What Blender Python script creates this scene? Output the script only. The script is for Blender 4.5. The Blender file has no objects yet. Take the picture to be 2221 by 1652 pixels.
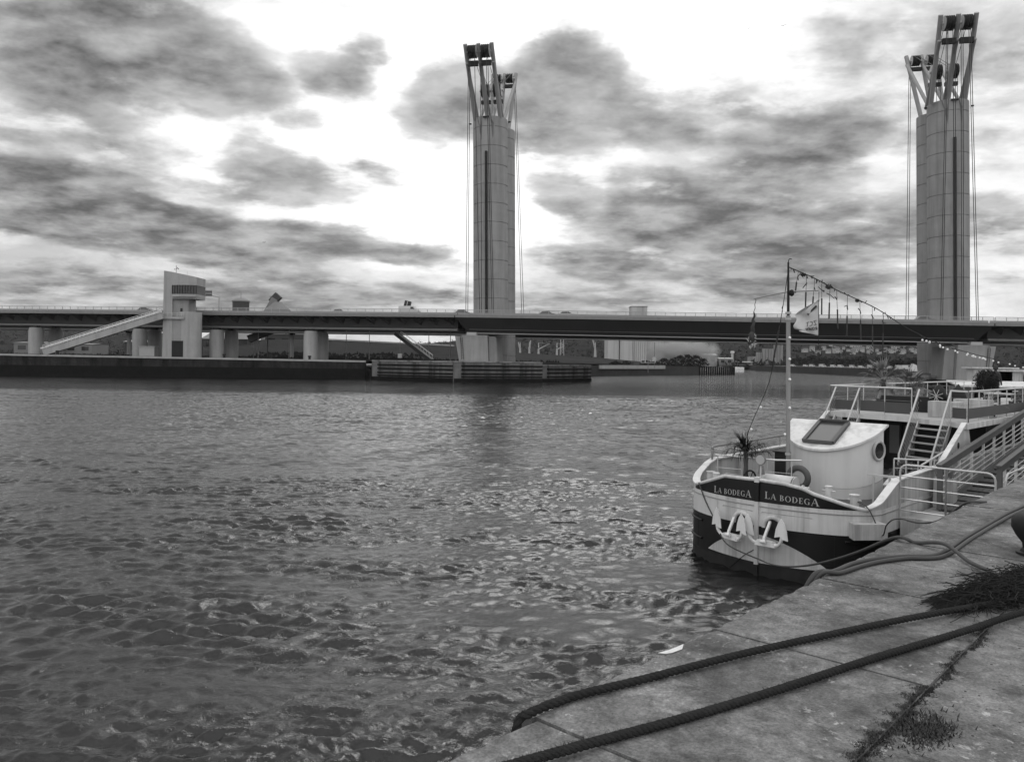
import bpy, math, random
from mathutils import Vector, Matrix
random.seed(7)
sc = bpy.context.scene
R = math.radians
# ------------------------------------------------------------------ camera
CAM_H = 5.2
cam_d = bpy.data.cameras.new('camera'); cam = bpy.data.objects.new('camera', cam_d)
sc.collection.objects.link(cam); sc.camera = cam
cam_d.sensor_width = 36; cam_d.lens = 36*1700/2221
cam_d.shift_y = -46/2221; cam_d.shift_x = -0.00027
cam_d.clip_start = 0.05; cam_d.clip_end = 20000
cam.location = (0, 0, CAM_H)
ROLL = 0.0131
cam.rotation_euler = (Matrix.Rotation(ROLL, 3, 'Y').inverted() @ Matrix.Rotation(R(90), 3, 'X')).to_euler()
# ------------------------------------------------------------------ world
FPX, CX, CY, YH = 1700., 1110.5, 826., 780.
world = bpy.data.worlds.new("World"); sc.world = world; world.use_nodes = True
nt = world.node_tree; N = nt.nodes; L = nt.links
N.clear()
SUN_EL, SUN_AZ = 52, 12
def nd(t, **k):
    n = N.new(t)
    for a, b in k.items(): setattr(n, a, b)
    return n
def mth(op, a, b=None, c=None, clamp=False):
    n = nd('ShaderNodeMath', operation=op); n.use_clamp = clamp
    for i, v in enumerate((a, b, c)):
        if v is None: continue
        if isinstance(v, (int, float)): n.inputs[i].default_value = v
        else: L.new(v, n.inputs[i])
    return n.outputs[0]
def comb(x, y, z=0.0):
    n = nd('ShaderNodeCombineXYZ')
    for i, v in enumerate((x, y, z)):
        if isinstance(v, (int, float)): n.inputs[i].default_value = v
        else: L.new(v, n.inputs[i])
    return n.outputs[0]
def wnoise(vec, scale, detail, rough=.5, dist=0., out=0, lac=2.0):
    n = nd('ShaderNodeTexNoise'); L.new(vec, n.inputs['Vector'])
    n.inputs['Scale'].default_value = scale; n.inputs['Detail'].default_value = detail
    n.inputs['Roughness'].default_value = rough; n.inputs['Distortion'].default_value = dist
    n.inputs['Lacunarity'].default_value = lac
    return n.outputs[out]
tc = nd('ShaderNodeTexCoord'); sep = nd('ShaderNodeSeparateXYZ'); L.new(tc.outputs['Generated'], sep.inputs[0])
dx, dy, dz = sep.outputs
ay = mth('MAXIMUM', mth('ABSOLUTE', dy), 0.08)
su = mth('DIVIDE', dx, ay); sv = mth('DIVIDE', dz, ay)
zc = mth('ADD', mth('MAXIMUM', dz, 0.0), 0.13)
plane = comb(mth('DIVIDE', dx, zc), mth('DIVIDE', dy, zc), 0.0)          # flat cloud layer seen in perspective
big = wnoise(plane, 1.7, 9, .58, .15)
zc2 = mth('ADD', zc, .030)
plane2 = comb(mth('DIVIDE', dx, zc2), mth('DIVIDE', dy, zc2), 0.0)
mid = wnoise(plane, 4.6, 7, .58, .1); mid2 = wnoise(plane2, 4.6, 5, .58, .1)
big2 = wnoise(plane2, 1.7, 6, .58, .15)                                   # the same layer a little higher: lit tops, shaded bases
warp = nd('ShaderNodeVectorMath', operation='MULTIPLY_ADD')
L.new(wnoise(comb(mth('MULTIPLY', su, .75), mth('MULTIPLY', sv, 1.5), .3), 4.2, 7, .6, 0, out=1), warp.inputs[0])
warp.inputs[1].default_value = (.13, .075, 0); 
L.new(comb(su, sv), warp.inputs[2])
sub = nd('ShaderNodeVectorMath', operation='SUBTRACT'); L.new(warp.outputs[0], sub.inputs[0]); sub.inputs[1].default_value = (.065, .0375, 0)
P = sub.outputs[0]
def un(x, y):
    c, s = math.cos(ROLL), math.sin(ROLL); a, b = x-CX, y-CY
    return CX+a*c+b*s, CY+b*c-a*s
# clouds of this sky: bearing (x), height (y), half extents, tilt, weight
BL = [(330,95,400,125,-14,1.15),(110,190,230,60,-14,1.0),(470,170,170,70,-10,.8),(60,60,260,90,0,.5),
 (785,130,75,62,20,.95),(735,172,110,40,-28,.7),(655,258,75,30,0,.5),(548,320,95,55,-15,.75),(610,375,120,50,-10,.4),
 (180,330,330,95,-6,.75),(130,425,420,75,-8,.95),(400,480,460,48,-9,.95),(670,408,190,62,0,1.0),(500,400,90,60,0,.5),
 (330,535,330,42,-9,.9),(60,497,150,34,-8,.9),(730,530,240,36,-4,.9),(905,562,105,32,0,.95),(560,575,200,30,-5,.8),(640,350,60,30,0,.3),
 (850,385,80,28,-10,.6),(985,205,115,125,0,1.0),(1225,235,205,135,0,1.25),(1230,140,110,70,0,.6),(1130,200,150,100,0,.6),
 (1590,268,280,92,-4,1.1),(1440,285,90,40,0,.6),(1730,300,160,50,0,.5),(1850,100,300,80,8,.6),(1900,255,220,60,8,.6),(2160,150,160,260,0,.55),(1990,150,120,60,10,.4),
 (1670,372,210,46,5,.95),(1860,330,200,50,0,.35),(1215,412,85,48,0,.85),(1400,395,140,46,0,.85),(1320,468,140,58,0,.95),(1475,460,140,55,0,.85),(1400,440,200,60,0,.35),
 (1610,440,220,50,0,.6),(1850,465,330,80,0,.75),(1620,500,260,45,0,.7),(1270,560,150,42,0,.85),(1520,565,300,60,0,.85),(1740,590,320,44,0,.7),(1920,530,330,50,0,.85),(2120,470,220,60,0,.6),
 (1420,620,340,36,0,.5),(1950,615,420,36,0,.6),(300,640,560,44,0,.62),(90,598,220,28,0,.6),(700,640,420,38,0,.55),(1250,655,500,28,0,.5),(2100,330,200,60,0,.5)]
acc = None
for (x, y, rx, ry, ang, amp) in BL:
    x, y = un(x, y)
    m = nd('ShaderNodeMapping', vector_type='TEXTURE')
    m.inputs['Location'].default_value = ((x-CX)/FPX, (YH-y)/FPX, 0)
    m.inputs['Rotation'].default_value = (0, 0, R(ang))
    m.inputs['Scale'].default_value = (rx*1.18/FPX, ry*1.18/FPX, 1)
    L.new(P, m.inputs['Vector'])
    g = nd('ShaderNodeTexGradient', gradient_type='SPHERICAL'); L.new(m.outputs[0], g.inputs[0])
    if x > 1380: amp *= .8
    s = mth('SMOOTH_MIN', g.outputs['Fac'], .55, .2)
    acc = mth('MULTIPLY', s, amp*1.7) if acc is None else mth('MULTIPLY_ADD', s, amp*1.7, acc)
front = mth('GREATER_THAN', dy, 0.0)
blobs = mth('MULTIPLY', mth('MULTIPLY', mth('MINIMUM', acc, 1.35), .86), front)
fine = wnoise(comb(mth('MULTIPLY', su, 1.), mth('MULTIPLY', sv, 1.8), 1.7), 8.5, 10, .62, 0.)
fine2 = wnoise(comb(mth('MULTIPLY', su, 1.), mth('MULTIPLY', mth('ADD', sv, .014), 1.8), 1.7), 8.5, 6, .62, 0.)
dens = mth('ADD', blobs, mth('ADD', mth('MULTIPLY', mth('SUBTRACT', big, .5), 1.5), mth('MULTIPLY', mth('SUBTRACT', mid, .5), 2.1)))
dens = mth('ADD', dens, mth('MULTIPLY_ADD', mth('SUBTRACT', fine, .5), .8, -.04))
dens = mth('ADD', dens, mth('MULTIPLY', mth('SUBTRACT', 1.0, front), .05))
ramp = nd('ShaderNodeValToRGB'); cr = ramp.color_ramp; cr.interpolation = 'B_SPLINE'
L.new(mth('MULTIPLY_ADD', dens, .42, .27), ramp.inputs[0])
stops = [(0.0,1.25),(.30,1.12),(.40,.97),(.48,.71),(.57,.47),(.70,.34),(.86,.29),(1.0,.26)]
while len(cr.elements) < len(stops): cr.elements.new(.5)
for e, (p_, v) in zip(cr.elements, stops): e.position = p_; e.color = (v/1.3, v/1.3, v/1.3, 1)
sky = nd('ShaderNodeTexSky', sky_type='NISHITA'); sky.sun_disc = False
sky.sun_elevation = R(SUN_EL); sky.sun_rotation = R(SUN_AZ)
bw = nd('ShaderNodeRGBToBW'); L.new(sky.outputs[0], bw.inputs[0])
shade = mth('ADD', mth('MULTIPLY', mth('SUBTRACT', big, big2), 1.0), mth('ADD', mth('MULTIPLY', mth('SUBTRACT', mid, mid2), 1.1), mth('MULTIPLY', mth('SUBTRACT', fine, fine2), .35)))
shade = mth('MULTIPLY', mth('MINIMUM', mth('MAXIMUM', shade, -.16), .3), mth('MINIMUM', mth('MAXIMUM', mth('MULTIPLY', dens, 2.), 0.), 1.))
veil = None                                                              # high thin veil: in front, brightest where the sun stands behind it
for (x, y, rx, ry, w) in ((820, 230, 620, 420, .62), (1480, 90, 560, 260, .5), (1050, 420, 420, 260, .3), (2080, 420, 330, 420, .18), (330, 260, 420, 200, .12)):
    x, y = un(x, y); m = nd('ShaderNodeMapping', vector_type='TEXTURE'); m.inputs['Location'].default_value = ((x-CX)/FPX, (YH-y)/FPX, 0); m.inputs['Scale'].default_value = (rx/FPX, ry/FPX, 1)
    L.new(P, m.inputs['Vector']); g = nd('ShaderNodeTexGradient', gradient_type='SPHERICAL'); L.new(m.outputs[0], g.inputs[0])
    veil = mth('MULTIPLY', g.outputs['Fac'], w*1.6) if veil is None else mth('MULTIPLY_ADD', g.outputs['Fac'], w*1.6, veil)
veil = mth('ADD', mth('MULTIPLY', mth('MINIMUM', veil, .50), front), mth('MULTIPLY', mth('SUBTRACT', 1., front), .9))  # sky behind the camera brightened to light boat and columns
tex = wnoise(comb(mth('MULTIPLY', su, 1.), mth('MULTIPLY', sv, 2.6), 4.1), 5.5, 9, .62, .2)
veil = mth('ADD', veil, mth('MULTIPLY_ADD', mth('SUBTRACT', tex, .5), 1.25, .62))
val = mth('MULTIPLY', mth('MAXIMUM', mth('ADD', mth('MULTIPLY', mth('MULTIPLY', ramp.outputs[0], 1.3), mth('MINIMUM', mth('MAXIMUM', veil, .5), 1.08)), mth('MULTIPLY', shade, .8)), .06), 10.)
val = mth('ADD', val, mth('MULTIPLY', bw.outputs[0], .08))
# the overcast is thicker away from the bright patch over the river
up = mth('MULTIPLY_ADD', mth('MAXIMUM', dz, 0.0), .25, .86)
val = mth('MULTIPLY', val, up)
bg = nd('ShaderNodeBackground'); L.new(val, bg.inputs[0]); bg.inputs[1].default_value = 0.1
wo = nd('ShaderNodeOutputWorld'); L.new(bg.outputs[0], wo.inputs[0])
world.cycles.sampling_method = 'MANUAL'; world.cycles.sample_map_resolution = 1024
# ------------------------------------------------------------------ sun behind thin cloud
sd = bpy.data.lights.new('sun', 'SUN'); so = bpy.data.objects.new('sun', sd); sc.collection.objects.link(so)
sd.energy = 0.7; sd.angle = R(22); sd.color = (1, .995, .985)
so.rotation_euler = (R(90-SUN_EL), 0, R(180-SUN_AZ))
sc.view_settings.view_transform = 'Standard'; sc.view_settings.look = 'None'
sc.view_settings.exposure = 0.12; sc.view_settings.gamma = 1.0
# ------------------------------------------------------------------ helpers
def link(o, parent=None):
    sc.collection.objects.link(o)
    if parent is not None: o.parent = parent
    return o
def tag(o, label=None, cat=None, group=None, kind=None):
    if label: o['label'] = label
    if cat: o['category'] = cat
    if group: o['group'] = group
    if kind: o['kind'] = kind
    return o
def thing(name, loc, label, cat, group=None, rz=0., ry=0., kind=None):
    o = bpy.data.objects.new(name, None); link(o); o.empty_display_size = .2
    o.location = loc; o.rotation_euler = (0, ry, rz)
    return tag(o, label, cat, group, kind)
def copy_tree(o, parent=None):
    c = o.copy(); sc.collection.objects.link(c)
    if parent is not None: c.parent = parent
    for ch in list(o.children): copy_tree(ch, c)
    return c
class M:
    def __init__(s): s.v = []; s.f = []
    def add(s, vs, fs):
        n = len(s.v); s.v += [tuple(v) for v in vs]; s.f += [tuple(i+n for i in f) for f in fs]; return s
    def box(s, x0, x1, y0, y1, z0, z1):
        return s.add([(x0,y0,z0),(x1,y0,z0),(x1,y1,z0),(x0,y1,z0),(x0,y0,z1),(x1,y0,z1),(x1,y1,z1),(x0,y1,z1)],
            [(0,3,2,1),(4,5,6,7),(0,1,5,4),(1,2,6,5),(2,3,7,6),(3,0,4,7)])
    def bar(s, p, q, w, h=None, up=(0,0,1)):            # square bar
        h = h or w; p = Vector(p); q = Vector(q); d = (q-p).normalized(); u_ = Vector(up)
        if abs(d.dot(u_)) > .98: u_ = Vector((1,0,0))
        a = d.cross(u_).normalized(); b = a.cross(d).normalized()
        vs = []
        for c in (p, q):
            for i, j in ((-1,-1),(1,-1),(1,1),(-1,1)): vs.append(c+a*(i*w/2)+b*(j*h/2))
        return s.add(vs, [(0,1,2,3),(7,6,5,4),(0,4,5,1),(1,5,6,2),(2,6,7,3),(3,7,4,0)])
    def tube(s, pts, r, n=8, caps=True, closed=False):
        pts = [Vector(p) for p in pts]; k = len(pts); rs = r if isinstance(r, (list, tuple)) else [r]*k
        ring = []; prev = None
        for i, p in enumerate(pts):
            if closed: d = pts[(i+1) % k]-pts[i-1]
            else: d = pts[min(i+1, k-1)]-pts[max(i-1, 0)]
            if d.length < 1e-9: d = Vector((0,0,1))
            d.normalize()
            if prev is None:
                a = d.orthogonal().normalized()
            else:
                a = prev-d*prev.dot(d)
                a = a.normalized() if a.length > 1e-6 else d.orthogonal().normalized()
            prev = a; b = d.cross(a)
            ring.append([p+(a*math.cos(2*math.pi*j/n)+b*math.sin(2*math.pi*j/n))*rs[i] for j in range(n)])
        vs = [v for rg in ring for v in rg]; fs = []
        for i in range(k if closed else k-1):
            i2 = (i+1) % k
            for j in range(n): fs.append((i*n+j, i*n+(j+1) % n, i2*n+(j+1) % n, i2*n+j))
        if caps and not closed: fs += [tuple(range(n-1, -1, -1)), tuple((k-1)*n+j for j in range(n))]
        return s.add(vs, fs)
    def lathe(s, prof, n=32, c=(0,0,0), sx=1., sy=1.):   # (r, z) profile
        vs = []
        for r, z in prof:
            for j in range(n):
                a = 2*math.pi*j/n; vs.append((c[0]+r*math.cos(a)*sx, c[1]+r*math.sin(a)*sy, c[2]+z))
        fs = []
        for i in range(len(prof)-1):
            for j in range(n): fs.append((i*n+j, i*n+(j+1) % n, (i+1)*n+(j+1) % n, (i+1)*n+j))
        fs.append(tuple(range(n-1,-1,-1))); fs.append(tuple((len(prof)-1)*n+j for j in range(n)))
        return s.add(vs, fs)
    def prism(s, poly, off):                              # 3d polygon swept by off
        k = len(poly); off = Vector(off); vs = [Vector(p) for p in poly]; vs += [p+off for p in vs]
        return s.add(vs, [tuple(range(k-1,-1,-1)), tuple(range(k,2*k))]+[(i,(i+1)%k,(i+1)%k+k,i+k) for i in range(k)])
    def grid(s, fn, nu, nv, thick=None, clsu=False):
        vs = [fn(i/(nu if clsu else nu-1), j/(nv-1)) for i in range(nu) for j in range(nv)]
        fs = []
        for i in range(nu if clsu else nu-1):
            for j in range(nv-1):
                i2 = (i+1) % nu; fs.append((i*nv+j, i2*nv+j, i2*nv+j+1, i*nv+j+1))
        return s.add(vs, fs)
    def ball(s, c, r, n=8, sz=1.):
        prof = [(max(r*math.sin(math.pi*i/n), 1e-4), -r*sz*math.cos(math.pi*i/n)) for i in range(n+1)]
        return s.lathe(prof, n*2 if n > 4 else 8, c)
    def build(s, name, mat, parent=None, smooth=False, solid=0., offset=0.):
        me = bpy.data.meshes.new(name); me.from_pydata([tuple(v) for v in s.v], [], s.f); me.update()
        o = bpy.data.objects.new(name, me); link(o, parent)
        if mat: me.materials.append(mat)
        if smooth: 
            for p in me.polygons: p.use_smooth = True
            try: me.set_sharp_from_angle(angle=R(38))
            except Exception: pass
        if solid:
            md = o.modifiers.new('solidify', 'SOLIDIFY'); md.thickness = solid; md.offset = offset
        return o
# ------------------------------------------------------------------ materials (the photograph is black and white: greys)
MAT = {}
def mat(name, v, rough=.7, var=.25, scale=2., bump=.0, bscale=None, metal=0., detail=8, stretch=(1,1,1), spec=.18, streak=0., streak_scale=1., coat=0.):
    m = bpy.data.materials.new(name); m.use_nodes = True; t = m.node_tree; n = t.nodes; l = t.links
    b = n['Principled BSDF']; b.inputs['Roughness'].default_value = rough; b.inputs['Metallic'].default_value = metal
    b.inputs['Specular IOR Level'].default_value = spec
    if coat: b.inputs['Coat Weight'].default_value = coat
    c = n.new('ShaderNodeTexCoord'); mp = n.new('ShaderNodeMapping'); mp.inputs['Scale'].default_value = stretch
    l.new(c.outputs['Object'], mp.inputs[0])
    def ns(sc_, det, vec, ro=.6):
        x = n.new('ShaderNodeTexNoise'); x.inputs['Scale'].default_value = sc_; x.inputs['Detail'].default_value = det
        x.inputs['Roughness'].default_value = ro; l.new(vec, x.inputs['Vector']); return x.outputs[0]
    def mt(op, a, b_, c_=None, cl=False):
        x = n.new('ShaderNodeMath'); x.operation = op; x.use_clamp = cl
        for i, q in enumerate((a, b_, c_)):
            if q is None: continue
            if isinstance(q, (int, float)): x.inputs[i].default_value = q
            else: l.new(q, x.inputs[i])
        return x.outputs[0]
    f = ns(scale, detail, mp.outputs[0])
    f2 = ns(scale*.17, 4, mp.outputs[0])
    k = mt('ADD', mt('MULTIPLY_ADD', f, 2*var, 1-var), mt('MULTIPLY_ADD', f2, 1.2*var, -.6*var))
    if streak:
        mp2 = n.new('ShaderNodeMapping'); mp2.inputs['Scale'].default_value = (1, 1, .06); l.new(c.outputs['Object'], mp2.inputs[0])
        st = ns(streak_scale, 6, mp2.outputs[0], .65)
        st = mt('MULTIPLY', mt('SUBTRACT', st, .45, None), 4.0, None, True)
        k = mt('MULTIPLY', k, mt('SUBTRACT', 1.0, mt('MULTIPLY', st, streak)))
    vv = mt('MULTIPLY', k, v)
    cc = n.new('ShaderNodeCombineColor')
    for i in range(3): l.new(vv, cc.inputs[i])
    l.new(cc.outputs[0], b.inputs['Base Color'])
    if bump:
        bp = n.new('ShaderNodeBump'); bp.inputs['Strength'].default_value = 1.0; bp.inputs['Distance'].default_value = bump
        l.new(ns(bscale or scale*3, 8, mp.outputs[0]), bp.inputs['Height']); l.new(bp.outputs[0], b.inputs['Normal'])
    MAT[name] = m; return m
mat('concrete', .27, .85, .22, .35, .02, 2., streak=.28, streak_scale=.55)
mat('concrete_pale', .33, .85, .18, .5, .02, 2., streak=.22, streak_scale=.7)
mat('concrete_dirty', .23, .9, .5, .5, .05, 1.5, streak=.75, streak_scale=.8)
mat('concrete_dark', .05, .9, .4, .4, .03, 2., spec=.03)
mat('wet_dark', .010, .5, .5, .8, .05, 2., spec=.03)
mat('steel_grey', .26, .5, .15, .8)
mat('steel_pale', .42, .5, .12, .8)
mat('steel_dark', .018, .6, .3, 2.)
mat('cable', .03, .5, .1, 2.)
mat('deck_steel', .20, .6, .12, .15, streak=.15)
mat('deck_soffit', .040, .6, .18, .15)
mat('rail_steel', .30, .5, .1, 1.)
mat('glass_dark', .02, .12, .2, .6, spec=.5)
mat('paint_white', .58, .5, .15, 1.6, .005, 3.5, streak=.40, streak_scale=3.)
mat('paint_white_worn', .46, .55, .22, 2.5, .004, 5., streak=.45, streak_scale=4.)
mat('paint_black', .009, .4, .3, 3., .001, 9., spec=.3)
mat('paint_boot', .022, .6, .6, 2.5, .003, 8., streak=.3, streak_scale=3.)
mat('paint_grey', .30, .5, .15, 2.)
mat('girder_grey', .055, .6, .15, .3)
mat('panel_dark', .085, .6, .12, 2.)
mat('paint_bright', .72, .5, .10, 4., streak=.2, streak_scale=6.)
mat('letter', .42, .5, .05, 4.)
mat('galv', .50, .38, .12, 6., metal=.25, spec=.5)
mat('galv_dark', .22, .45, .2, 6., metal=.3)
mat('rubber', .02, .55, .3, 5., .003, 30.)
mat('wood_dark', .10, .75, .35, 3., .002, 20., stretch=(.3, 3, 1))
mat('wood_grey', .30, .8, .3, 3., .003, 20., stretch=(1, .25, 1))
mat('leaf_dark', .025, .6, .3, 6., spec=.03)
mat('leaf_mid', .15, .6, .3, 6., spec=.03)
mat('drum_white', .58, .5, .08, 1.6, .004, 3., streak=.14, streak_scale=2.)
mat('palm_leaf', .20, .6, .3, 6.)
mat('leaf_pale', .32, .6, .2, 6.)
mat('bark', .09, .9, .3, 6.)
mat('grass', .03, .95, .5, .12, .3, .6, spec=.03)
mat('hill', .02, .95, .65, .02, 3.0, .05, spec=.03)
mat('asphalt', .12, .9, .2, 1.)
mat('house_wall', .34, .8, .15, .3)
mat('house_roof', .10, .8, .25, .3)
mat('industrial', .17, .7, .2, .1)
mat('industrial_dark', .05, .7, .3, .1)
mat('rope_dark', .028, .95, .35, 14., .004, 60., spec=.03)
mat('rope_grey', .075, .95, .25, 14., .003, 60.)
mat('hose', .055, .5, .15, 5., .001, 40.)
mat('flag_cloth', .5, .9, .15, 3.)
mat('flag_dark', .05, .9, .6, 6.)
mat('skylight_glass', .05, .35, .1, 2., spec=.12)
mat('bulb', .85, .25, .05, 3., spec=.5)
mat('moss', .055, 1., .8, 9., .01, 40., spec=.03)
mat('litter', .7, .7, .1, 8.)
mat('car_pale', .5, .3, .05, 1., coat=.5, spec=.5)
mat('car_dark', .06, .3, .05, 1., coat=.5, spec=.5)
mat('skin', .35, .6, .05, 3.)
mat('soil', .05, .95, .3, 4.)
def rotm(a): return math.cos(a), math.sin(a)
# ------------------------------------------------------------------ water
def water_mat():
    m = bpy.data.materials.new('water'); m.use_nodes = True; t = m.node_tree; n = t.nodes; l = t.links
    b = n['Principled BSDF']; b.inputs['Base Color'].default_value = (.022,.022,.022,1)
    b.inputs['Roughness'].default_value = .03; b.inputs['IOR'].default_value = 1.46
    c = n.new('ShaderNodeTexCoord')
    def mp(rot, sx, sy, off=0):
        x = n.new('ShaderNodeMapping'); x.inputs['Rotation'].default_value = (0,0,R(rot)); x.inputs['Scale'].default_value = (sx, sy, 1)
        x.inputs['Location'].default_value = (off, off*.7, 0); l.new(c.outputs['Object'], x.inputs[0]); return x.outputs[0]
    def ns(v, s, d, ro=.55, di=0.):
        x = n.new('ShaderNodeTexNoise'); x.inputs['Scale'].default_value = s; x.inputs['Detail'].default_value = d
        x.inputs['Roughness'].default_value = ro; x.inputs['Distortion'].default_value = di; l.new(v, x.inputs['Vector']); return x.outputs[0]
    def mt(op, a, b_=None, c_=None, cl=False):
        x = n.new('ShaderNodeMath'); x.operation = op; x.use_clamp = cl
        for i, q in enumerate((a, b_, c_)):
            if q is None: continue
            if isinstance(q, (int, float)): x.inputs[i].default_value = q
            else: l.new(q, x.inputs[i])
        return x.outputs[0]
    def ridge(v): return mt('SUBTRACT', 1.0, mt('MULTIPLY', mt('ABSOLUTE', mt('SUBTRACT', v, .5)), 2.))
    swell = ns(mp(-14, .35, 1., 3), .5, 3, .5, .6)
    chop = ns(mp(-18, .55, 1.), 1.15, 5, .6, .9)
    rip = ns(mp(10, .7, 1., 7), 4.2, 5, .65, .7)
    tiny = ns(mp(25, .8, 1., 13), 15., 4, .65, .5)
    patch = mt('MULTIPLY', mt('SUBTRACT', ns(mp(-12, .35, 1., 5), .06, 5, .6, .8), .36), 3.4, None, True)   # gusts roughen it in patches
    patch2 = mt('MULTIPLY', mt('SUBTRACT', ns(mp(15, .5, 1., 9), .2, 4, .6, .5), .3), 2.4, None, True)
    sepp = n.new('ShaderNodeSeparateXYZ'); l.new(c.outputs['Object'], sepp.inputs[0])
    far = mt('MULTIPLY', mt('SUBTRACT', sepp.outputs[1], 95.), 1/45., None, True)      # open reach: waves carried by the bump only
    h = mt('MULTIPLY', mt('MULTIPLY', swell, .24), far)
    h = mt('MULTIPLY_ADD', mt('MULTIPLY', chop, far), mt('MULTIPLY_ADD', patch2, .10, .06), h)
    h = mt('MULTIPLY_ADD', rip, mt('MULTIPLY_ADD', patch, .018, .010), h)
    h = mt('MULTIPLY_ADD', tiny, mt('MULTIPLY_ADD', patch, .011, .005), h)
    bp = n.new('ShaderNodeBump'); bp.inputs['Strength'].default_value = 1.0; bp.inputs['Distance'].default_value = 1.0
    l.new(h, bp.inputs['Height']); l.new(bp.outputs[0], b.inputs['Normal'])
    foam = mt('MULTIPLY', mt('SUBTRACT', ns(mp(0, .8, 1., 21), 22., 4, .7), .70), 18., None, True)
    foamp = mt('MULTIPLY', foam, mt('MULTIPLY', mt('SUBTRACT', ns(mp(0, 1, 1., 31), .13, 3), .53), 8., None, True))
    cc = n.new('ShaderNodeCombineColor'); fv = mt('MULTIPLY_ADD', foamp, .25, .008)
    for i in range(3): l.new(fv, cc.inputs[i])
    l.new(cc.outputs[0], b.inputs['Base Color'])
    l.new(mt('MULTIPLY_ADD', foamp, .5, .03), b.inputs['Roughness'])
    return m
MAT['water'] = water_mat()
import numpy as np
def build_water():
    rng = np.random.RandomState(4)
    NW = 170
    lam = np.exp(rng.uniform(np.log(.095), np.log(.85), NW)); th = np.radians(98)+rng.normal(0, .46, NW); ph = rng.uniform(0, 6.283, NW)
    kx, ky = np.cos(th)*6.283/lam, np.sin(th)*6.283/lam; amp = .048*lam/6.283*np.where(lam > .75, .5, 1.)*np.where(lam < .2, .85, 1.)
    gl = rng.uniform(9, 45, 14); gt = rng.uniform(0, 6.283, 14); gp = rng.uniform(0, 6.283, 14)
    gu = rng.uniform(2., 8, 10); gut = rng.uniform(0, 6.283, 10); gup = rng.uniform(0, 6.283, 10)
    def fields(X, Y):
        G = sum(np.sin(6.283/l*(X*np.cos(t)*.45+Y*np.sin(t))+p) for l, t, p in zip(gl, gt, gp))/2.6
        U = sum(np.sin(6.283/l*(X*np.cos(t)*.6+Y*np.sin(t))+p) for l, t, p in zip(gu, gut, gup))/2.2
        return G, U
    V = []; F = []; base = 0
    def patch(xs, ys, cut, ncut, yend):
        nonlocal base
        X, Y = np.meshgrid(xs, ys, indexing='ij')
        G, U = fields(X, Y)
        big_ = np.clip(1.0+.30*U, .45, 1.6); small = np.clip(.95+.35*G+.30*U, .35, 1.8)       # gust patches roughen the ripples
        WX = X+.12*np.sin(Y*1.3+X*.5+G)+.035*np.sin(X*4.7+Y*5.3); WY = Y+.11*np.sin(X*1.1-Y*.5+U)+.03*np.sin(X*5.1-Y*4.2)
        H = np.zeros_like(X)
        for a, kx_, ky_, p, l in zip(amp, kx, ky, ph, lam):
            if l < cut: continue
            w = big_ if l > .6 else small
            if l < ncut: w = w*np.clip((yend-Y)/(yend*.12), 0, 1)
            s = np.sin(kx_*WX+ky_*WY+p)
            H += a*w*(s+.22*(s*s-.5))*(1.05 if yend > 100 else 1.)*(1. if yend < 100 else np.clip((122-Y)/14, 0, 1))
        n, m = X.shape
        v = np.stack([X, Y, H], -1).reshape(-1, 3); V.append(v)
        I = np.arange(n*m).reshape(n, m)+base
        F.append(np.stack([I[:-1,:-1], I[1:,:-1], I[1:,1:], I[:-1,1:]], -1).reshape(-1, 4)); base += n*m
    patch(np.arange(-10, 11.01, .033), np.arange(2.0, 13.03, .032), .10, .2, 13.)
    patch(np.arange(-28, 30.01, .075), np.arange(13.0, 38.01, .065), .2, .45, 38.)
    patch(np.arange(-82, 82.01, .22), np.arange(38.0, 122.01, .13), .45, 9., 122.)
    flat = [(-11,-300,2,-6000),]
    def quad(x0, x1, y0, y1):
        nonlocal base
        V.append(np.array([[x0,y0,0],[x1,y0,0],[x1,y1,0],[x0,y1,0]], float)); F.append(np.array([[base,base+1,base+2,base+3]])); base += 4
    quad(-6000, 6000, 122, 9000); quad(-6000, 6000, -300, 2.0)
    for (x0, x1, y0, y1) in ((-10, 11, 2, 13), (-28, 30, 13, 38), (-82, 82, 38, 122)): quad(-6000, x0, y0, y1); quad(x1, 6000, y0, y1)
    V_ = np.concatenate(V); F_ = np.concatenate(F)
    me = bpy.data.meshes.new('water'); me.vertices.add(len(V_)); me.vertices.foreach_set('co', V_.ravel().astype(np.float32))
    me.loops.add(F_.size); me.loops.foreach_set('vertex_index', F_.ravel().astype(np.int32))
    me.polygons.add(len(F_)); me.polygons.foreach_set('loop_start', np.arange(0, F_.size, 4, dtype=np.int32)); me.polygons.foreach_set('loop_total', np.full(len(F_), 4, np.int32))
    me.polygons.foreach_set('use_smooth', np.ones(len(F_), bool)); me.update(calc_edges=True)
    o = bpy.data.objects.new('water', me); link(o); me.materials.append(MAT['water']); return o
tag(build_water(), kind='structure')
g = M(); g.box(-6000, 6000, -299, 8999, -3.5, -3.0)
tag(g.build('river_bed', MAT['wet_dark']), kind='structure')
# ------------------------------------------------------------------ far-left bank, right bank, hills
FQ = [(-330,158),(-120,181.5),(-36,192.5),(-30,197),(12,204),(20,226),(28,276),(60,308),(97,344)]
def bank_z(x, y):
    z = 5.0 if x < -110 else (4.45 if x > -38 else 5.0-.55*(x+110)/72)
    if x > 15: z = 4.3-.9*min(1, (x-15)/80)
    return z
g = M(); poly = FQ+[(104,420),(60,640),(-400,1200),(-900,900),(-900,200)]
vs = [(x, y, bank_z(x, y)) for x, y in FQ]
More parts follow.
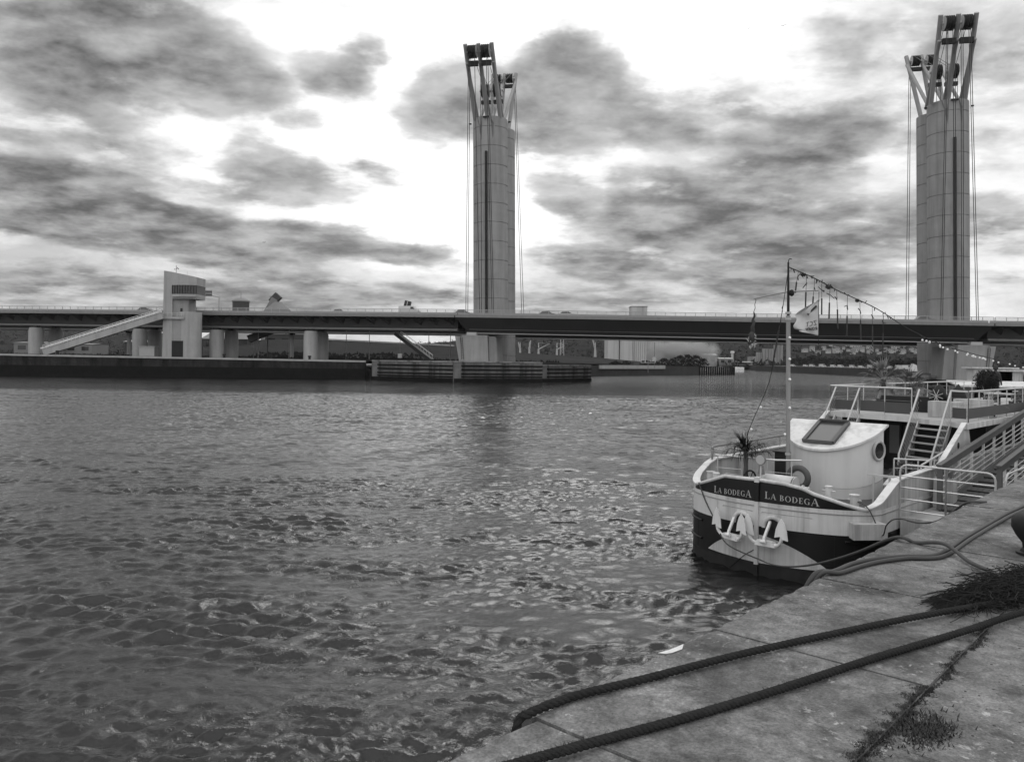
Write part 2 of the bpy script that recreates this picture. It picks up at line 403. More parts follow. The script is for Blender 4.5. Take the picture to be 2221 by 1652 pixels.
# top sheet as strips going back from the quay edge
rows = [0, 4, 12, 30, 60, 110, 200, 340, 520, 800]
g2 = M()
def bank_pt(i, r):
    x, y = FQ[i]; d = rows[r]
    xx = x-.28*d*(1 if x > 0 else .3)-(.0 if x > -200 else .3*d); yy = y+d
    z = bank_z(x, y)
    if d >= 60 and -95 < x < 20: z += 0
    return (xx, yy, z+(.04*random.uniform(-1,1)*min(d, 20)/4))
g2.add([bank_pt(i, r) for i in range(len(FQ)) for r in range(len(rows))],
    [(i*len(rows)+r, (i+1)*len(rows)+r, (i+1)*len(rows)+r+1, i*len(rows)+r+1) for i in range(len(FQ)-1) for r in range(len(rows)-1)])
tag(g2.build('far_bank_ground', MAT['grass']), kind='structure')
# quay wall of the far bank: face, pale coping
w = M(); cp = M()
for (a, b) in zip(FQ[:3], FQ[1:3]):
    d = Vector((b[0]-a[0], b[1]-a[1], 0)).normalized(); nrm = Vector((d.y, -d.x, 0))
    za, zb = bank_z(*a), bank_z(*b)
    A, Bp = Vector((a[0], a[1], 0)), Vector((b[0], b[1], 0))
    w.add([A+Vector((0,0,-1)), Bp+Vector((0,0,-1)), Bp+Vector((0,0,zb-.35)), A+Vector((0,0,za-.35)), A-nrm*3+Vector((0,0,-1)), Bp-nrm*3+Vector((0,0,-1)), Bp-nrm*3+Vector((0,0,zb-.35)), A-nrm*3+Vector((0,0,za-.35))],
        [(0,1,2,3),(4,7,6,5),(3,2,6,7),(0,3,7,4),(1,5,6,2)])
    q = [A+nrm*.15+Vector((0,0,za-.347)), Bp+nrm*.15+Vector((0,0,zb-.347)), Bp-nrm*1.6+Vector((0,0,zb-.347)), A-nrm*1.6+Vector((0,0,za-.347))]
    cp.prism(q, (0,0,.42))
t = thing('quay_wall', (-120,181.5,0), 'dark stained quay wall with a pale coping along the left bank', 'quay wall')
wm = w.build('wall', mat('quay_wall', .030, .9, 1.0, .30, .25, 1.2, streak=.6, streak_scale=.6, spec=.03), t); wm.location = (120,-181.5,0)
tb_ = M()
for (a, b) in zip(FQ[:2], FQ[1:3]):
    dd = Vector((b[0]-a[0], b[1]-a[1], 0)).normalized(); nn = Vector((dd.y, -dd.x, 0))*.06
    A, Bp = Vector((a[0]+120, a[1]-181.5, 0))+nn, Vector((b[0]+120, b[1]-181.5, 0))+nn
    tb_.add([A+Vector((0,0,-1)), Bp+Vector((0,0,-1)), Bp+Vector((0,0,2.5)), A+Vector((0,0,2.5))], [(0,1,2,3)])
tb_.build('tide_band', MAT['wet_dark'], t)
c_ = cp.build('coping', MAT['concrete_pale'], t); c_.location = (120,-181.5,0)
pt = M().box(-150,-124,184,190.8,5.03,5.09)
tag(pt.build('quay_path', MAT['asphalt']), kind='structure')
# ---- hills
def prof(x):        # crest height of the far hills against bearing x
    P_ = [(-500,58),(20,55),(260,54),(360,40),(520,26),(700,24),(900,26),(1100,40),(1200,50),(1300,54),(1420,52),(1480,44),(1560,62),(1700,64),(1850,60),(2050,58),(2300,56),(2900,56)]
    for a, b in zip(P_, P_[1:]):
        if a[0] <= x <= b[0]: return a[1]+(b[1]-a[1])*(x-a[0])/(b[0]-a[0])
    return 50
def hn(x, y, k=1.):
    from mathutils import noise
    return noise.fractal(Vector((x*.006*k, y*.006*k, 3.)), .9, 2.1, 6)
def near_d(x):
    return 560 if x < 1480 else 600-40*min(1, (x-1480)/300)
g = M(); NU, NV = 420, 60
def hfn(u_, v_):
    x = -520+u_*3450; D0 = near_d(x)+(120 if x < 1100 else 0); D1 = D0+820
    Y = D0+(D1-D0)*v_; X = (x-CX)/FPX*Y; X, = (X,)
    s = v_*v_*(3-2*v_); h = 3.2+prof(x)*s
    from mathutils import noise
    n1 = hn(X, Y)*5*s+noise.noise(Vector((X*.05, Y*.05, 0)))*2.2*min(1, s*5)+noise.noise(Vector((X*.17, Y*.17, 5)))*1.8*min(1, s*5)
    return (X, Y, h+n1)
g.grid(hfn, NU, NV)
tag(g.build('hills', MAT['hill'], smooth=False), kind='structure')
# ---- right bank: sheet behind the right tower to the hills
RB = [(190,640),(163,522),(157,342),(140,270),(118,206),(114,196),(96,192),(96,180),(118,176),(150,120),(115,112)]
g = M()
n_ = len(RB)
g.add([(x, y, 3.3) for x, y in RB]+[(x, y, -1) for x, y in RB], [(i, i+n_, i+1+n_, i+1) for i in range(n_-1)])
far = [(900,900),(900,700),(900,520),(900,400),(900,330),(900,300),(900,250),(900,220),(900,190),(900,130),(900,90)]
g.add([(x, y, 3.3) for x, y in RB]+[(x, y, 3.3) for x, y in far], [(i, i+1, i+1+n_, i+n_) for i in range(n_-1)])
tag(g.build('right_bank_ground', MAT['asphalt']), kind='structure')
g = M()
for a, b in zip(RB[:5], RB[1:5]):
    A, Bp = Vector((a[0]-.6, a[1], -1)), Vector((b[0]-.6, b[1], -1))
    g.prism([A, Bp, Bp+Vector((0,0,4.5)), A+Vector((0,0,4.5))], (.9,0,0))
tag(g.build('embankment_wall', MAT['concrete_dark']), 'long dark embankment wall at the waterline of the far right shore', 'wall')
# ------------------------------------------------------------------ bridge frame: s along the deck, t away from the camera
BO = Vector((-5.55, 205, 0)); bdir = Vector((110.02, -17.5, 0)).normalized(); bn = Vector((-bdir.y, bdir.x, 0)); BRZ = math.atan2(bdir.y, bdir.x)
def B(s, t, z=0.): return BO+bdir*s+bn*t+Vector((0,0,z))
def zr(s): return 16.9-.005*s if s < 0 else 16.9-.0115*s
TS = (0., 111.4)
def make_tower(idx):
    s0 = TS[idx]; zb = 4.6 if idx == 0 else 3.4
    sgn = 1 if idx == 0 else -1
    t = thing('lift_bridge_tower', B(s0, 0, 0), ('lift tower on the left bank, twin concrete columns under a strut and pulley head' if idx == 0 else
        'nearer lift tower at the right, its strut head touching the top of the photo'), 'bridge tower', 'towers of the lift bridge', BRZ, -.0155)
    r = 4.5; zt = 67.6
    seams = [zt-2.6]+[zt-2.6-4.9*k for k in range(0, 14)]
    seams = sorted(set([round(z, 2) for z in seams if z > zb+1]))
    for k, tt in enumerate((0, 10.2)):
        prof_ = [(r, zb-1.5)]
        for z in seams: prof_ += [(r, z-.09), (r-.12, z-.05), (r-.12, z+.05), (r, z+.09)]
        prof_ += [(r, zt), (r-.5, zt)]
        cx_ = (0, (.4, .8)[idx])[k]; tt = tt if k == 0 else (10.2, 9.5)[idx]
        c = M().lathe(prof_, 48, (cx_, tt, 0)).build('column', MAT['concrete'], t, True)
        c['label'] = 'front concrete column' if k == 0 else 'rear concrete column partly hidden'
    gr = M().box(-.3*1-0.2, .1, -r-.45, -r+.1, 15, 58.5).build('guide_rail', MAT['steel_dark'], t)
    for wx in (-2.0, 1.6):                                              # darker wedge patches laid on the column for recesses under the head
        mw = M(); k = 5; vs = []; fs = []
        for j in range(k+1):
            f = j/k; hw = .75*(1-f)
            for sgn_ in (-1, 1):
                x = wx+.5*f*(1 if wx < 0 else -.3)+sgn_*hw; y = -math.sqrt((r+.03)**2-x*x); vs.append((x, y, zt-6.0*f+.0))
        for j in range(k): fs.append((2*j, 2*j+1, 2*j+3, 2*j+2))
        mw.add(vs, fs).build('recess_patch', MAT['concrete_dirty'], t)
    def strut(p, q, rr=.5, m='steel_grey', name='strut'): return M().tube([p, q], rr, 12).build(name, MAT[m], t, True)
    def sheaves(c, rad, w, name='pulley'):
        pl = M()
        for i in range(4):
            x0 = c[0]-w/2+w*i/4; ww = w/4
            pr_ = [(rad, 0), (rad, ww*.12), (rad-.16, ww*.2), (rad-.16, ww*.72), (rad, ww*.8), (rad, ww*.92), (rad-.3, ww*.94), (rad-.3, ww)]
            nseg = 28; vs = []; fs = []
            for rr, xx in pr_:
                for j in range(nseg):
                    a = 2*math.pi*j/nseg; vs.append((x0+xx, c[1]+rr*math.cos(a), c[2]+rr*math.sin(a)))
            for i2 in range(len(pr_)-1):
                for j in range(nseg): fs.append((i2*nseg+j, (i2+1)*nseg+j, (i2+1)*nseg+(j+1)%nseg, i2*nseg+(j+1)%nseg))
            fs.append(tuple(range(nseg))); fs.append(tuple((len(pr_)-1)*nseg+j for j in range(nseg-1,-1,-1)))
            pl.add(vs, fs)
        o = pl.build(name, MAT['steel_dark'], t, True)
        M().tube([(c[0]-w/2-.5, c[1], c[2]), (c[0]+w/2+.5, c[1], c[2])], rad*.22, 10).build('axle', MAT['steel_pale'], o, True)
        dsk = M().tube([(c[0]+w/2+.01, c[1], c[2]), (c[0]+w/2+.07, c[1], c[2])], rad*.92, 28) if sgn > 0 else M().tube([(c[0]-w/2-.07, c[1], c[2]), (c[0]-w/2-.01, c[1], c[2])], rad*.92, 28)
        dsk.build('pulley_face', MAT['steel_pale'], o, True)
        return o
    FX = (-3.3, 0., 3.3) if idx == 0 else (-3.7, 0., 3.7)
    hx, fx = ((-.4, -.2), (-2.6, -.9))[idx]
    HT, HZ = -13.6, (82.5, 83.6)[idx]
    for x in FX:
        strut((x+fx, -2.6, zt-.3), (x+hx, HT, HZ), .52)                            # leg
        strut((x+hx*.85, -11.6, 78.6), (x+fx*.5, 2.0, zt-.2), .42)                     # brace
        xo = .9*sgn if sgn > 0 else 0.; strut((x*.72+(.4, .8)[idx], 11.8, zt), (x+xo, 17.4, 86.0), .52)
        strut((x+xo*.9, 16.9, 83.6), (x, 1.5, zt+.2), .42)
    for a, b in ((FX[0], 0.), (0., FX[2])):
        M().box(a+.4+hx*.85, b-.4+hx*.85, -12.4, -11.6, 77.6, 78.8).build('cross_beam', MAT['steel_dark'], t)
        M().box(a+.4+xo, b-.4+xo, 15.6, 16.4, 81.6, 82.5).build('cross_beam', MAT['steel_dark'], t)
        M().box(a+.4, b-.4, 2.5, 3.3, 73.0, 73.9).build('cross_beam', MAT['steel_dark'], t)
        sheaves(((a+b)/2+hx*.95, -12.6, 80.9+(HZ-82.5)), 1.65, 1.95)
        sheaves(((a+b)/2+xo, 16.2, 84.3), 1.35, 1.9)
        sheaves(((a+b)/2, 2.0, 76.2), 1.75, 2.0)
        for dxx in (-.5, .5):                                             # hoist ropes between the pulleys
            strut(((a+b)/2+dxx+hx*.95, -11.4, 81.9), ((a+b)/2+dxx, 1.2, 77.7), .06, 'cable', 'hoist_rope')
            strut(((a+b)/2+dxx+xo, 15.3, 85.2), ((a+b)/2+dxx, 3.2, 77.7), .06, 'cable', 'hoist_rope')
            strut(((a+b)/2+dxx, .4, 75.6), ((a+b)/2+dxx*.9, .4, zt-.5), .06, 'cable', 'hoist_rope')
    # lifting cables fanning down to the two decks
    top = [(-1.65-.5, -14.2), (-1.65+.5, -14.2), (1.65-.5, -14.2), (1.65+.5, -14.2)]
    zd = zr(s0)-1.0
    front = (((-2.4,-3.9),(-2.0,-3.4),(-.9,-.4),(.6,.1),(2.0,2.7),(2.4,3.1)), ((-2.6,-6.2),(-2.3,-5.8),(-1.3,-3.2),(-.9,-2.8),(.4,-1.8),(.8,-1.4),(2.0,1.3),(2.4,1.7)))[idx]
    for xt, xb in front: strut((xt+hx, -13.8, 80.3), (xb, -12.5, zd), .075, 'cable', 'cable')
    for xt, xb in (((3.6, 5.0), (4.0, 5.6)), ((-3.0, -2.4), (-2.6, -1.8)))[idx]: strut((xt, 17.4, 84.), (xb, 22.5, zd), .075, 'cable', 'cable')
    for (x, y, z) in ((-4.9, -.6, zt-.8), (4.9, -.6, zt-.8)):
        M().bar((x, y, z), (x*1.12, y-.3, z), .3).build('cable_guide', MAT['steel_dark'], t)
    M().bar((-1.0, -4.9, zt-.4), (.6, -4.9, zt-.4), .35).build('cable_guide', MAT['steel_dark'], t)
    return t
make_tower(0); make_tower(1)
# ------------------------------------------------------------------ decks
def xsec(o, prof_, s0, s1, name, m, t, cap=True, step=8., smooth=False):
    k = max(2, int(abs(s1-s0)/step)+1); g = M(); vs = []
    for i in range(k):
        s = s0+(s1-s0)*i/(k-1)
        for (tt, z) in prof_: vs.append((s, tt, z+zr(s)))
    n = len(prof_); fs = []
    for i in range(k-1):
        for j in range(n): fs.append((i*n+j, (i+1)*n+j, (i+1)*n+(j+1)%n, i*n+(j+1)%n))
    if cap: fs += [tuple(range(n)), tuple((k-1)*n+j for j in range(n-1,-1,-1))]
    return g.add(vs, fs).build(name, MAT[m], o, smooth)
def railing(o, s0, s1, tt, name='railing', m='rail_steel'):
    g = M(); k = int((s1-s0)/2.2)
    for i in range(k+1):
        s = s0+(s1-s0)*i/k; g.box(s-.05, s+.05, tt-.05, tt+.05, zr(s)-1.25, zr(s))
    for h, w_ in ((0, .13), (-.3, .08), (-.55, .08), (-.8, .08), (-1.05, .08)):
        kk = max(2, int((s1-s0)/20)); 
        for i in range(kk):
            a = s0+(s1-s0)*i/kk; b = s0+(s1-s0)*(i+1)/kk
            g.bar((a, tt, zr(a)+h), (b, tt, zr(b)+h), w_)
    return g.build(name, MAT[m], o)
def screen(o, s0, s1, tt):        # low solid barrier between carriageway and footway
    return xsec(o, [(tt, -1.4), (tt+.12, -1.4), (tt+.12, -.55), (tt, -.55)], s0, s1, 'crash_barrier', 'steel_grey', o, True, 20)
LS0, LS1 = -5.1, 113.0
def lift_span(t0, near):
    t = thing('lift_span', B(0, 0), ('long smooth-bellied lift deck spanning the river between the towers' if near else 'rear lift deck seen as a thin dark edge under the front one'), 'bridge deck', 'decks of the lift bridge', BRZ)
    a = t0; b = t0+15.
    sk = M()
    prof_ = [(a,-1.78),(a+3.4,-5.35),(a+3.9,-5.42),(b-3.9,-5.42),(b-3.4,-5.35),(b,-1.78),(b,-1.3),(a,-1.3)]
    # ends cut back obliquely: shorter at the bottom
    g = M(); vs = []; k = 16; n = len(prof_)
    for i in range(k):
        f = i/(k-1)
        for (tt, z) in prof_:
            cut = 2.6*max(0, (-z-1.78))/3.6
            s = (LS0+cut)+(LS1-cut-LS0-cut)*f; vs.append((s, tt, z+zr(s)))
    fs = [(i*n+j, (i+1)*n+j, (i+1)*n+(j+1)%n, i*n+(j+1)%n) for i in range(k-1) for j in range(n)]+[tuple(range(n)), tuple((k-1)*n+j for j in range(n-1,-1,-1))]
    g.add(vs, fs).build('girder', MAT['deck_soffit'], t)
    xsec(t, [(a-.16,-1.84),(a-.01,-1.84),(a-.01,-1.2),(a-.16,-1.2)], LS0+.05, LS1-.05, 'fascia', 'deck_steel', t)
    xsec(t, [(b+.01,-1.84),(b+.16,-1.84),(b+.16,-1.2),(b+.01,-1.2)], LS0+.05, LS1-.05, 'fascia', 'deck_steel', t)
    xsec(t, [(a+3.34,-5.52),(a+3.5,-5.52),(a+3.5,-5.36),(a+3.34,-5.36)], LS0+3, LS1-3, 'bottom_flange', 'steel_pale', t)  # pale colour stands for light caught along the bottom edge
    xsec(t, [(a+2.42,-4.50),(a+2.52,-4.60),(a+2.62,-4.60),(a+2.52,-4.50)], LS0+3, LS1-3, 'web_seam', 'steel_grey', t)
    railing(t, LS0+.1, LS1-.1, a-.05); railing(t, LS0+.1, LS1-.1, b+.05)
    screen(t, LS0+.1, LS1-.1, a+2.6)
    return t
lift_span(-20., True); lift_span(15.2, False)
def approach(t0, s0, s1, label, near=True):
    t = thing('approach_deck', B(0, 0), label, 'bridge deck', 'fixed approach decks of the bridge', BRZ)
    a = t0; b = t0+15.
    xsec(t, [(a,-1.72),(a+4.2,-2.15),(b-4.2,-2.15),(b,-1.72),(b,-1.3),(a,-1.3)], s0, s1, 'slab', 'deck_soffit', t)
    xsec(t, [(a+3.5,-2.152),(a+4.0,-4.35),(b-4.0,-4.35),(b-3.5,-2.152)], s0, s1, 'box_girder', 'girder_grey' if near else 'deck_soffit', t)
    xsec(t, [(a+3.3,-4.9),(b-3.3,-4.9),(b-3.3,-4.45),(a+3.3,-4.45)], s0, s1, 'lower_flange', 'deck_steel', t)
    xsec(t, [(a-.16,-1.84),(a-.01,-1.84),(a-.01,-1.2),(a-.16,-1.2)], s0, s1, 'fascia', 'deck_steel', t)
    railing(t, s0, s1, a-.05); screen(t, s0, s1, a+2.6)
    if near:
        k = int((s1-s0)/4.0)
        br = M().prism([(0, a+.3, -1.74), (0, a+3.52, -2.16), (0, a+3.85, -3.55), (0, a+3.2, -3.1)], (.16, 0, 0)).build('bracket', MAT['deck_soffit'], t)
        # triangular bracket with broad foot at the girder
        first = True
        for i in range(min(k, 62)):
            s = (s1-2-i*4.0) if s1 < 50 else s0+2+i*4.0
            o = br if first else br.copy()
            if not first: sc.collection.objects.link(o); o.parent = t
            first = False; o.location = (s, 0, zr(s))
        me = br.data; me.clear_geometry()
        z0 = -1.76; V = [(-1.2,a+3.5,-2.4),(1.2,a+3.5,-2.4),(0,a+3.8,-3.75),(0,a+.5,-1.80),(-.5,a+2.2,-2.0),(.5,a+2.2,-2.0)]
        V = [(-.12,a+.5,-1.80),(.12,a+.5,-1.80),(-1.5,a+3.55,-2.2),(1.5,a+3.55,-2.2),(.9,a+3.75,-3.6),(.75,a+3.75,-3.6)]
        me.from_pydata(V, [], [(0,1,3,2),(0,2,5),(0,5,4,1),(1,4,3),(2,3,4,5)]); me.update()
        if not me.materials: me.materials.append(MAT['deck_soffit'])
    return t
approach(-20., -250., LS0-.15, 'left approach deck carried on round piers, saw-toothed brackets under its edge')
approach(-20., LS1+.15, 260., 'right approach deck running out of the picture beyond the nearer tower')
approach(15.2, -250., LS0-.15, 'rear left approach deck, a dark strip glimpsed under the front one', False)
approach(15.2, LS1+.15, 260., 'rear right approach deck behind the nearer tower', False)
# ------------------------------------------------------------------ piers
def s_at(px, tt):      # bearing px -> s along line t
    k = (px-CX)/FPX; # roll neglected for x
    o = BO+bn*tt
    return (k*o.y-o.x)/(bdir.x-k*bdir.y)
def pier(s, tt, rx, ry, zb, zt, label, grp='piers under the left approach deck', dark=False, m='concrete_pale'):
    t = thing('bridge_pier', B(s, tt, zb), label, 'bridge pier', grp, BRZ)
    h = zt-zb
    M().lathe([(1,-.5),(1,h-.9),(.92,h-.5),(.88,h-.02)], 28, sx=rx, sy=ry).build('shaft', MAT[m], t, True)
    M().box(-.7,.7,-.7,.7,h-.015,h+.5).build('bearing', MAT['steel_dark'], t)
    return t
for i, (pn, pf, zb) in enumerate(((76,119,5.6),(301,334,5.2),(468,500,5.0),(672,696,5.0))):
    w_ = ('leftmost', 'second from the left', 'third from the left', 'last before the left tower')[i]
    sn = s_at(pn+1, -16.2); zt = zr(sn)-5.4
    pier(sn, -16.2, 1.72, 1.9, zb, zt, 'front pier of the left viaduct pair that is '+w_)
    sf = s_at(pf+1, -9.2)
    pier(sf, -9.2, 1.66, 1.9, zb, zt, 'shaded rear pier of the left viaduct pair that is '+w_, m='concrete')  # darker concrete puts the deck's shade into the rear piers' colour
for px, nm in ((279, 'slender pale pier behind the inclined stair at the control tower'), (632, 'slender grey pier left of the last pair before the left tower')):
    s = s_at(px, 22.7); pier(s, 22.7, .6, .6, 5.0, zr(s)-5.4, nm, 'slender piers under the rear deck', m='concrete')
# abutment piers flaring upward beside the towers
def abut(s, sg, zb, label):
    t = thing('abutment_pier', B(s, -12.5, zb), label, 'bridge pier', 'abutment piers by the towers', BRZ)
    h = zr(s)-5.95-zb
    # wide block with folded faces: trapezoid leaning out under the deck
    M().prism([(-1.7*sg, -5.5, -1.2), (4.3*sg, -5.5, -1.2), (3.9*sg, -5.5, h), (-2.6*sg, -5.5, h)], (0, 11, 0)).build('body', MAT['concrete'], t)
    M().prism([(4.3*sg+.05*sg, -4.2, -1.2), (6.2*sg, -3.2, -1.2), (5.6*sg, -3.2, h*.96), (3.95*sg+.05*sg, -4.2, h*.96)], (0, 8, 0)).build('fin', MAT['concrete'], t)
    M().prism([(-2.9*sg, -4.5, -1.2), (-1.9*sg, -4.5, -1.2), (-2.9*sg, -4.5, h*.97), (-4.2*sg, -4.5, h*.97)], (0, 9, 0)).build('leaning_blade', MAT['concrete_pale'], t)
    M().box(-1.2, 1.2, -5.2, -3.4, h+.01, h+.7).build('bearing', MAT['steel_pale'], t)
    M().box(-1.2, 1.2, 3.4, 5.2, h+.01, h+.7).build('bearing', MAT['steel_pale'], t)
    lad = M()
    x = -1.95*sg
    for q in (-.25, .25): lad.bar((x+q, -5.7, .5), (x+q-.4*sg, -5.7, h-.6), .07)
    for i in range(14): lad.bar((x-.25-.4*sg*i/14, -5.7, .8+i*.42), (x+.25-.4*sg*i/14, -5.7, .8+i*.42), .05)
    lad.build('ladder', MAT['steel_dark'], t)
    return t
abut(s_at(1026, -18)-.6, 1, 4.6, 'flared concrete pier carrying the deck joint left of the left tower')
abut(s_at(2112, -18)+.6, -1, 3.2, 'flared concrete pier carrying the deck joint right of the nearer tower')
# ------------------------------------------------------------------ fender walls
mat('fender', .15, .9, .7, .45, .06, 2., streak=.85, streak_scale=.7, spec=.03)
def fender(a, b, z0, z1, dep, label, ribs=True, pale=0.):
    t = thing('fender_wall', (a[0], a[1], 0), label, 'fender wall', 'fender walls round the left tower')
    d = Vector((b[0]-a[0], b[1]-a[1], 0)); ln = d.length; t.rotation_euler = (0, 0, math.atan2(d.y, d.x))
    M().box(0, ln, .35, dep, -1.5, z0-.3).build('wall', MAT['fender'], t)
    M().box(-.0, ln, .2, dep+.1, z0-.297, z0).build('coping', MAT['concrete_dirty'], t)
    if ribs:
        for z in (z0-1.05, z0-1.95, z0-2.9, z0-3.6):
            M().box(1.8, ln-.1, -.05, .348, z-.16, z+.16).build('timber_waler', MAT['wet_dark'], t)
    M().box(.0, ln, -.02, .346, -1.4, .75).build('wet_band', MAT['wet_dark'], t)
    return t
fender((-34.1,189.5), (-13.3,179.4), 4.7, 4.7, 8, 'left length of fender wall, pale streaked planks above a black tide line')
fender((-13.2,178.6), (7.3,186.2), 4.75, 4.7, 10, 'middle length of fender wall directly below the left tower')
fender((7.4,187.0), (20.4,201.0), 4.1, 4.1, 6, 'right length of fender wall, darkest and set back')
g = M(); g.prism([(-33,196.5,0.),(-12,187,0.),(8,194,0.),(19,206,0.),(12,222,0.),(-20,222,0.)], (0,0,4.55))
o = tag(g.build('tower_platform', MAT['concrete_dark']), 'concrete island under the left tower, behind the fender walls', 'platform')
fr = [(22,216,3.5,276,28), ]
t = thing('river_wall', (22,222,0), 'low dark river wall right of the fender walls with one pale stretch of coping', 'wall')
gg = M()
pts = [(20,214),(28,276),(60,308),(78,326)]
for a, b in zip(pts, pts[1:]):
    A, Bp = Vector((a[0]-22, a[1]-222, -1)), Vector((b[0]-22, b[1]-222, -1)); gg.prism([A, Bp, Bp+Vector((0,0,4.6)), A+Vector((0,0,4.6))], (-.5,.6,0))
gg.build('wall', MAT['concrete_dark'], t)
M().prism([Vector((31-22,277.5-222,2.4)), Vector((60-22,307-222,2.4)), Vector((60-22,307-222,3.75)), Vector((31-22,277.5-222,3.75))], (-.3,.3,0)).build('pale_coping', MAT['concrete_pale'], t)
t = thing('timber_jetty', (78,326,0), 'dark timber pile jetty ending at open water right of the river wall', 'jetty')
g = M(); g.prism([(0,0,2.9),(19.5,18,2.9),(18.5,19.5,2.9),(-1,1.5,2.9)], (0,0,.35)); g.build('deck', MAT['wood_dark'], t)
for i in range(17):
    f = i/16; M().tube([(19.3*f, 17.8*f-.2, -1.5), (19.3*f, 17.8*f-.2, 3.3+.25*random.random())], .42, 8).build('pile', MAT['wet_dark'], t, True)
# right tower fender
t = thing('fender_wall', (92,176,0), 'stained concrete fender round the foot of the nearer tower, behind the palms', 'fender wall')
M().box(0, 40, .35, 12, -1.5, 2.4).build('wall', MAT['fender'], t)
M().box(-.2, 40.2, .2, 12.2, 2.403, 2.9).build('coping', MAT['concrete_dirty'], t)
for z in (1.9, 1.1, .3): M().box(0, 40, -.05, .348, z-.15, z+.15).build('timber_waler', MAT['wet_dark'], t)
# ------------------------------------------------------------------ near quay: s along the edge, t inland
Q0 = Vector((-.2055, 3.179, 0)); qe = Vector((.681, .7323, 0)).normalized(); qn = Vector((qe.y, -qe.x, 0)); QZ = 3.6
QRZ = math.atan2(qe.y, qe.x)
def Q(s, t, z=0.): return Q0+qe*s+qn*t+Vector((0, 0, QZ+z))
def quay_mat():
    m = bpy.data.materials.new('quay_concrete'); m.use_nodes = True; t = m.node_tree; n = t.nodes; l = t.links
    b = n['Principled BSDF']; b.inputs['Roughness'].default_value = .9
    c = n.new('ShaderNodeTexCoord')
    def ns(s, d, ro=.6, sx=1, sy=1, di=0., off=0.):
        mp = n.new('ShaderNodeMapping'); mp.inputs['Scale'].default_value = (sx, sy, 1); mp.inputs['Location'].default_value = (off, off, 0); l.new(c.outputs['Object'], mp.inputs[0])
        x = n.new('ShaderNodeTexNoise'); x.inputs['Scale'].default_value = s; x.inputs['Detail'].default_value = d; x.inputs['Distortion'].default_value = di
        x.inputs['Roughness'].default_value = ro; l.new(mp.outputs[0], x.inputs['Vector']); return x.outputs[0]
    def mt(op, a, b_=None, c_=None, cl=False):
        x = n.new('ShaderNodeMath'); x.operation = op; x.use_clamp = cl
        for i, q in enumerate((a, b_, c_)):
            if q is None: continue
            if isinstance(q, (int, float)): x.inputs[i].default_value = q
            else: l.new(q, x.inputs[i])
        return x.outputs[0]
    def mask(v, lo, k): return mt('MULTIPLY', mt('SUBTRACT', v, lo), k, None, True)
    v = mt('MAXIMUM', mt('MULTIPLY_ADD', mt('SUBTRACT', ns(1.3, 8, .65), .5), .50, .115), .03)                    # broad mottling
    v = mt('MULTIPLY', v, mt('MULTIPLY_ADD', mt('SUBTRACT', ns(9, 8, .7, 1, 1, .5), .5), 2.6, .95))
    v = mt('MULTIPLY', v, mt('MULTIPLY_ADD', mt('SUBTRACT', ns(70, 4, .7), .5), 2.2, 1.))
    v = mt('SUBTRACT', v, mt('MULTIPLY', mask(ns(2.1, 8, .7, 1, 1, .8, 7.), .52, 4.), .055))      # dark lichen film
    li = mt('MULTIPLY', mask(ns(18, 6, .7, 1, 1, .3, 3.), .575, 14.), mask(ns(1.9, 3, .5, 1, 1, 0, 13.), .47, 6.))
    v = mt('MULTIPLY_ADD', li, .24, v)                                      # pale lichen flecks
    v = mt('MULTIPLY', v, mt('SUBTRACT', 1., mt('MULTIPLY', mask(ns(34, 3, .6, 1, 1, 0, 5.), .68, 16.), .7)))   # dark specks
    v = mt('MAXIMUM', v, .012)
    cc = n.new('ShaderNodeCombineColor')
    for i in range(3): l.new(v, cc.inputs[i])
    l.new(cc.outputs[0], b.inputs['Base Color'])
    bp = n.new('ShaderNodeBump'); bp.inputs['Distance'].default_value = .012
    l.new(mt('ADD', mt('MULTIPLY', ns(6, 9, .7), 1.2), mt('MULTIPLY', ns(60, 5, .7), .25)), bp.inputs['Height']); l.new(bp.outputs[0], b.inputs['Normal'])
    return m
MAT['quay'] = quay_mat()
def quay_local(name, g, m, kind='structure', solid=0):
    o = g.build(name, m); o.location = Q(0, 0, 0); o.rotation_euler = (0, 0, QRZ)
    if kind: tag(o, kind=kind)
    return o
# local x = along, y = -inland
g = M(); random.seed(11)
edges = [-8.0, -1.98, -1.17, -.36, .46, 1.28, 2.09, 2.92, 3.70, 4.55, 5.4, 6.25, 7.1, 7.95, 8.8, 9.65, 10.5]
while edges[-1] < 150: edges.append(edges[-1]+(.85 if edges[-1] < 24 else 12))
for i, (a, b) in enumerate(zip(edges, edges[1:])):
    gp = .006; dz = random.uniform(-.006, .006); bw_ = .018
    z1 = dz
    ys = (-1.19, 0.0)
    chip = []
    k = 10; x0, x1 = a+gp, b-gp
    # worn front arris: slightly irregular edge with a bevel
    top = []; edge = []; low = []
    for j in range(k+1):
        x = x0+(x1-x0)*j/k; w = random.uniform(-.006, .008)
        if random.random() < .22: w = -random.uniform(.008, .028)
        top.append((x, w-bw_-abs(random.uniform(0, .008)), z1)); edge.append((x, w, z1-bw_)); low.append((x, w-.004, -.5))
    back = [(x0+(x1-x0)*j/k, ys[0], z1) for j in range(k+1)]
    vs = back+top+edge+low; K = k+1; fs = []
    for r_ in range(3):
        for j in range(k): fs.append((r_*K+j, (r_+1)*K+j, (r_+1)*K+j+1, r_*K+j+1))
    n0 = len(vs); vs += [(x0, ys[0], -.5), (x1, ys[0], -.5)]
    fs += [(0, n0, 3*K, 2*K, K), (k, K+k, 2*K+k, 3*K+k, n0+1), (0, k, n0+1, n0)]
    fs = [f for f in fs]
    g.add(vs, fs)
quay_local('quay_coping', g, MAT['quay'])
g = M()
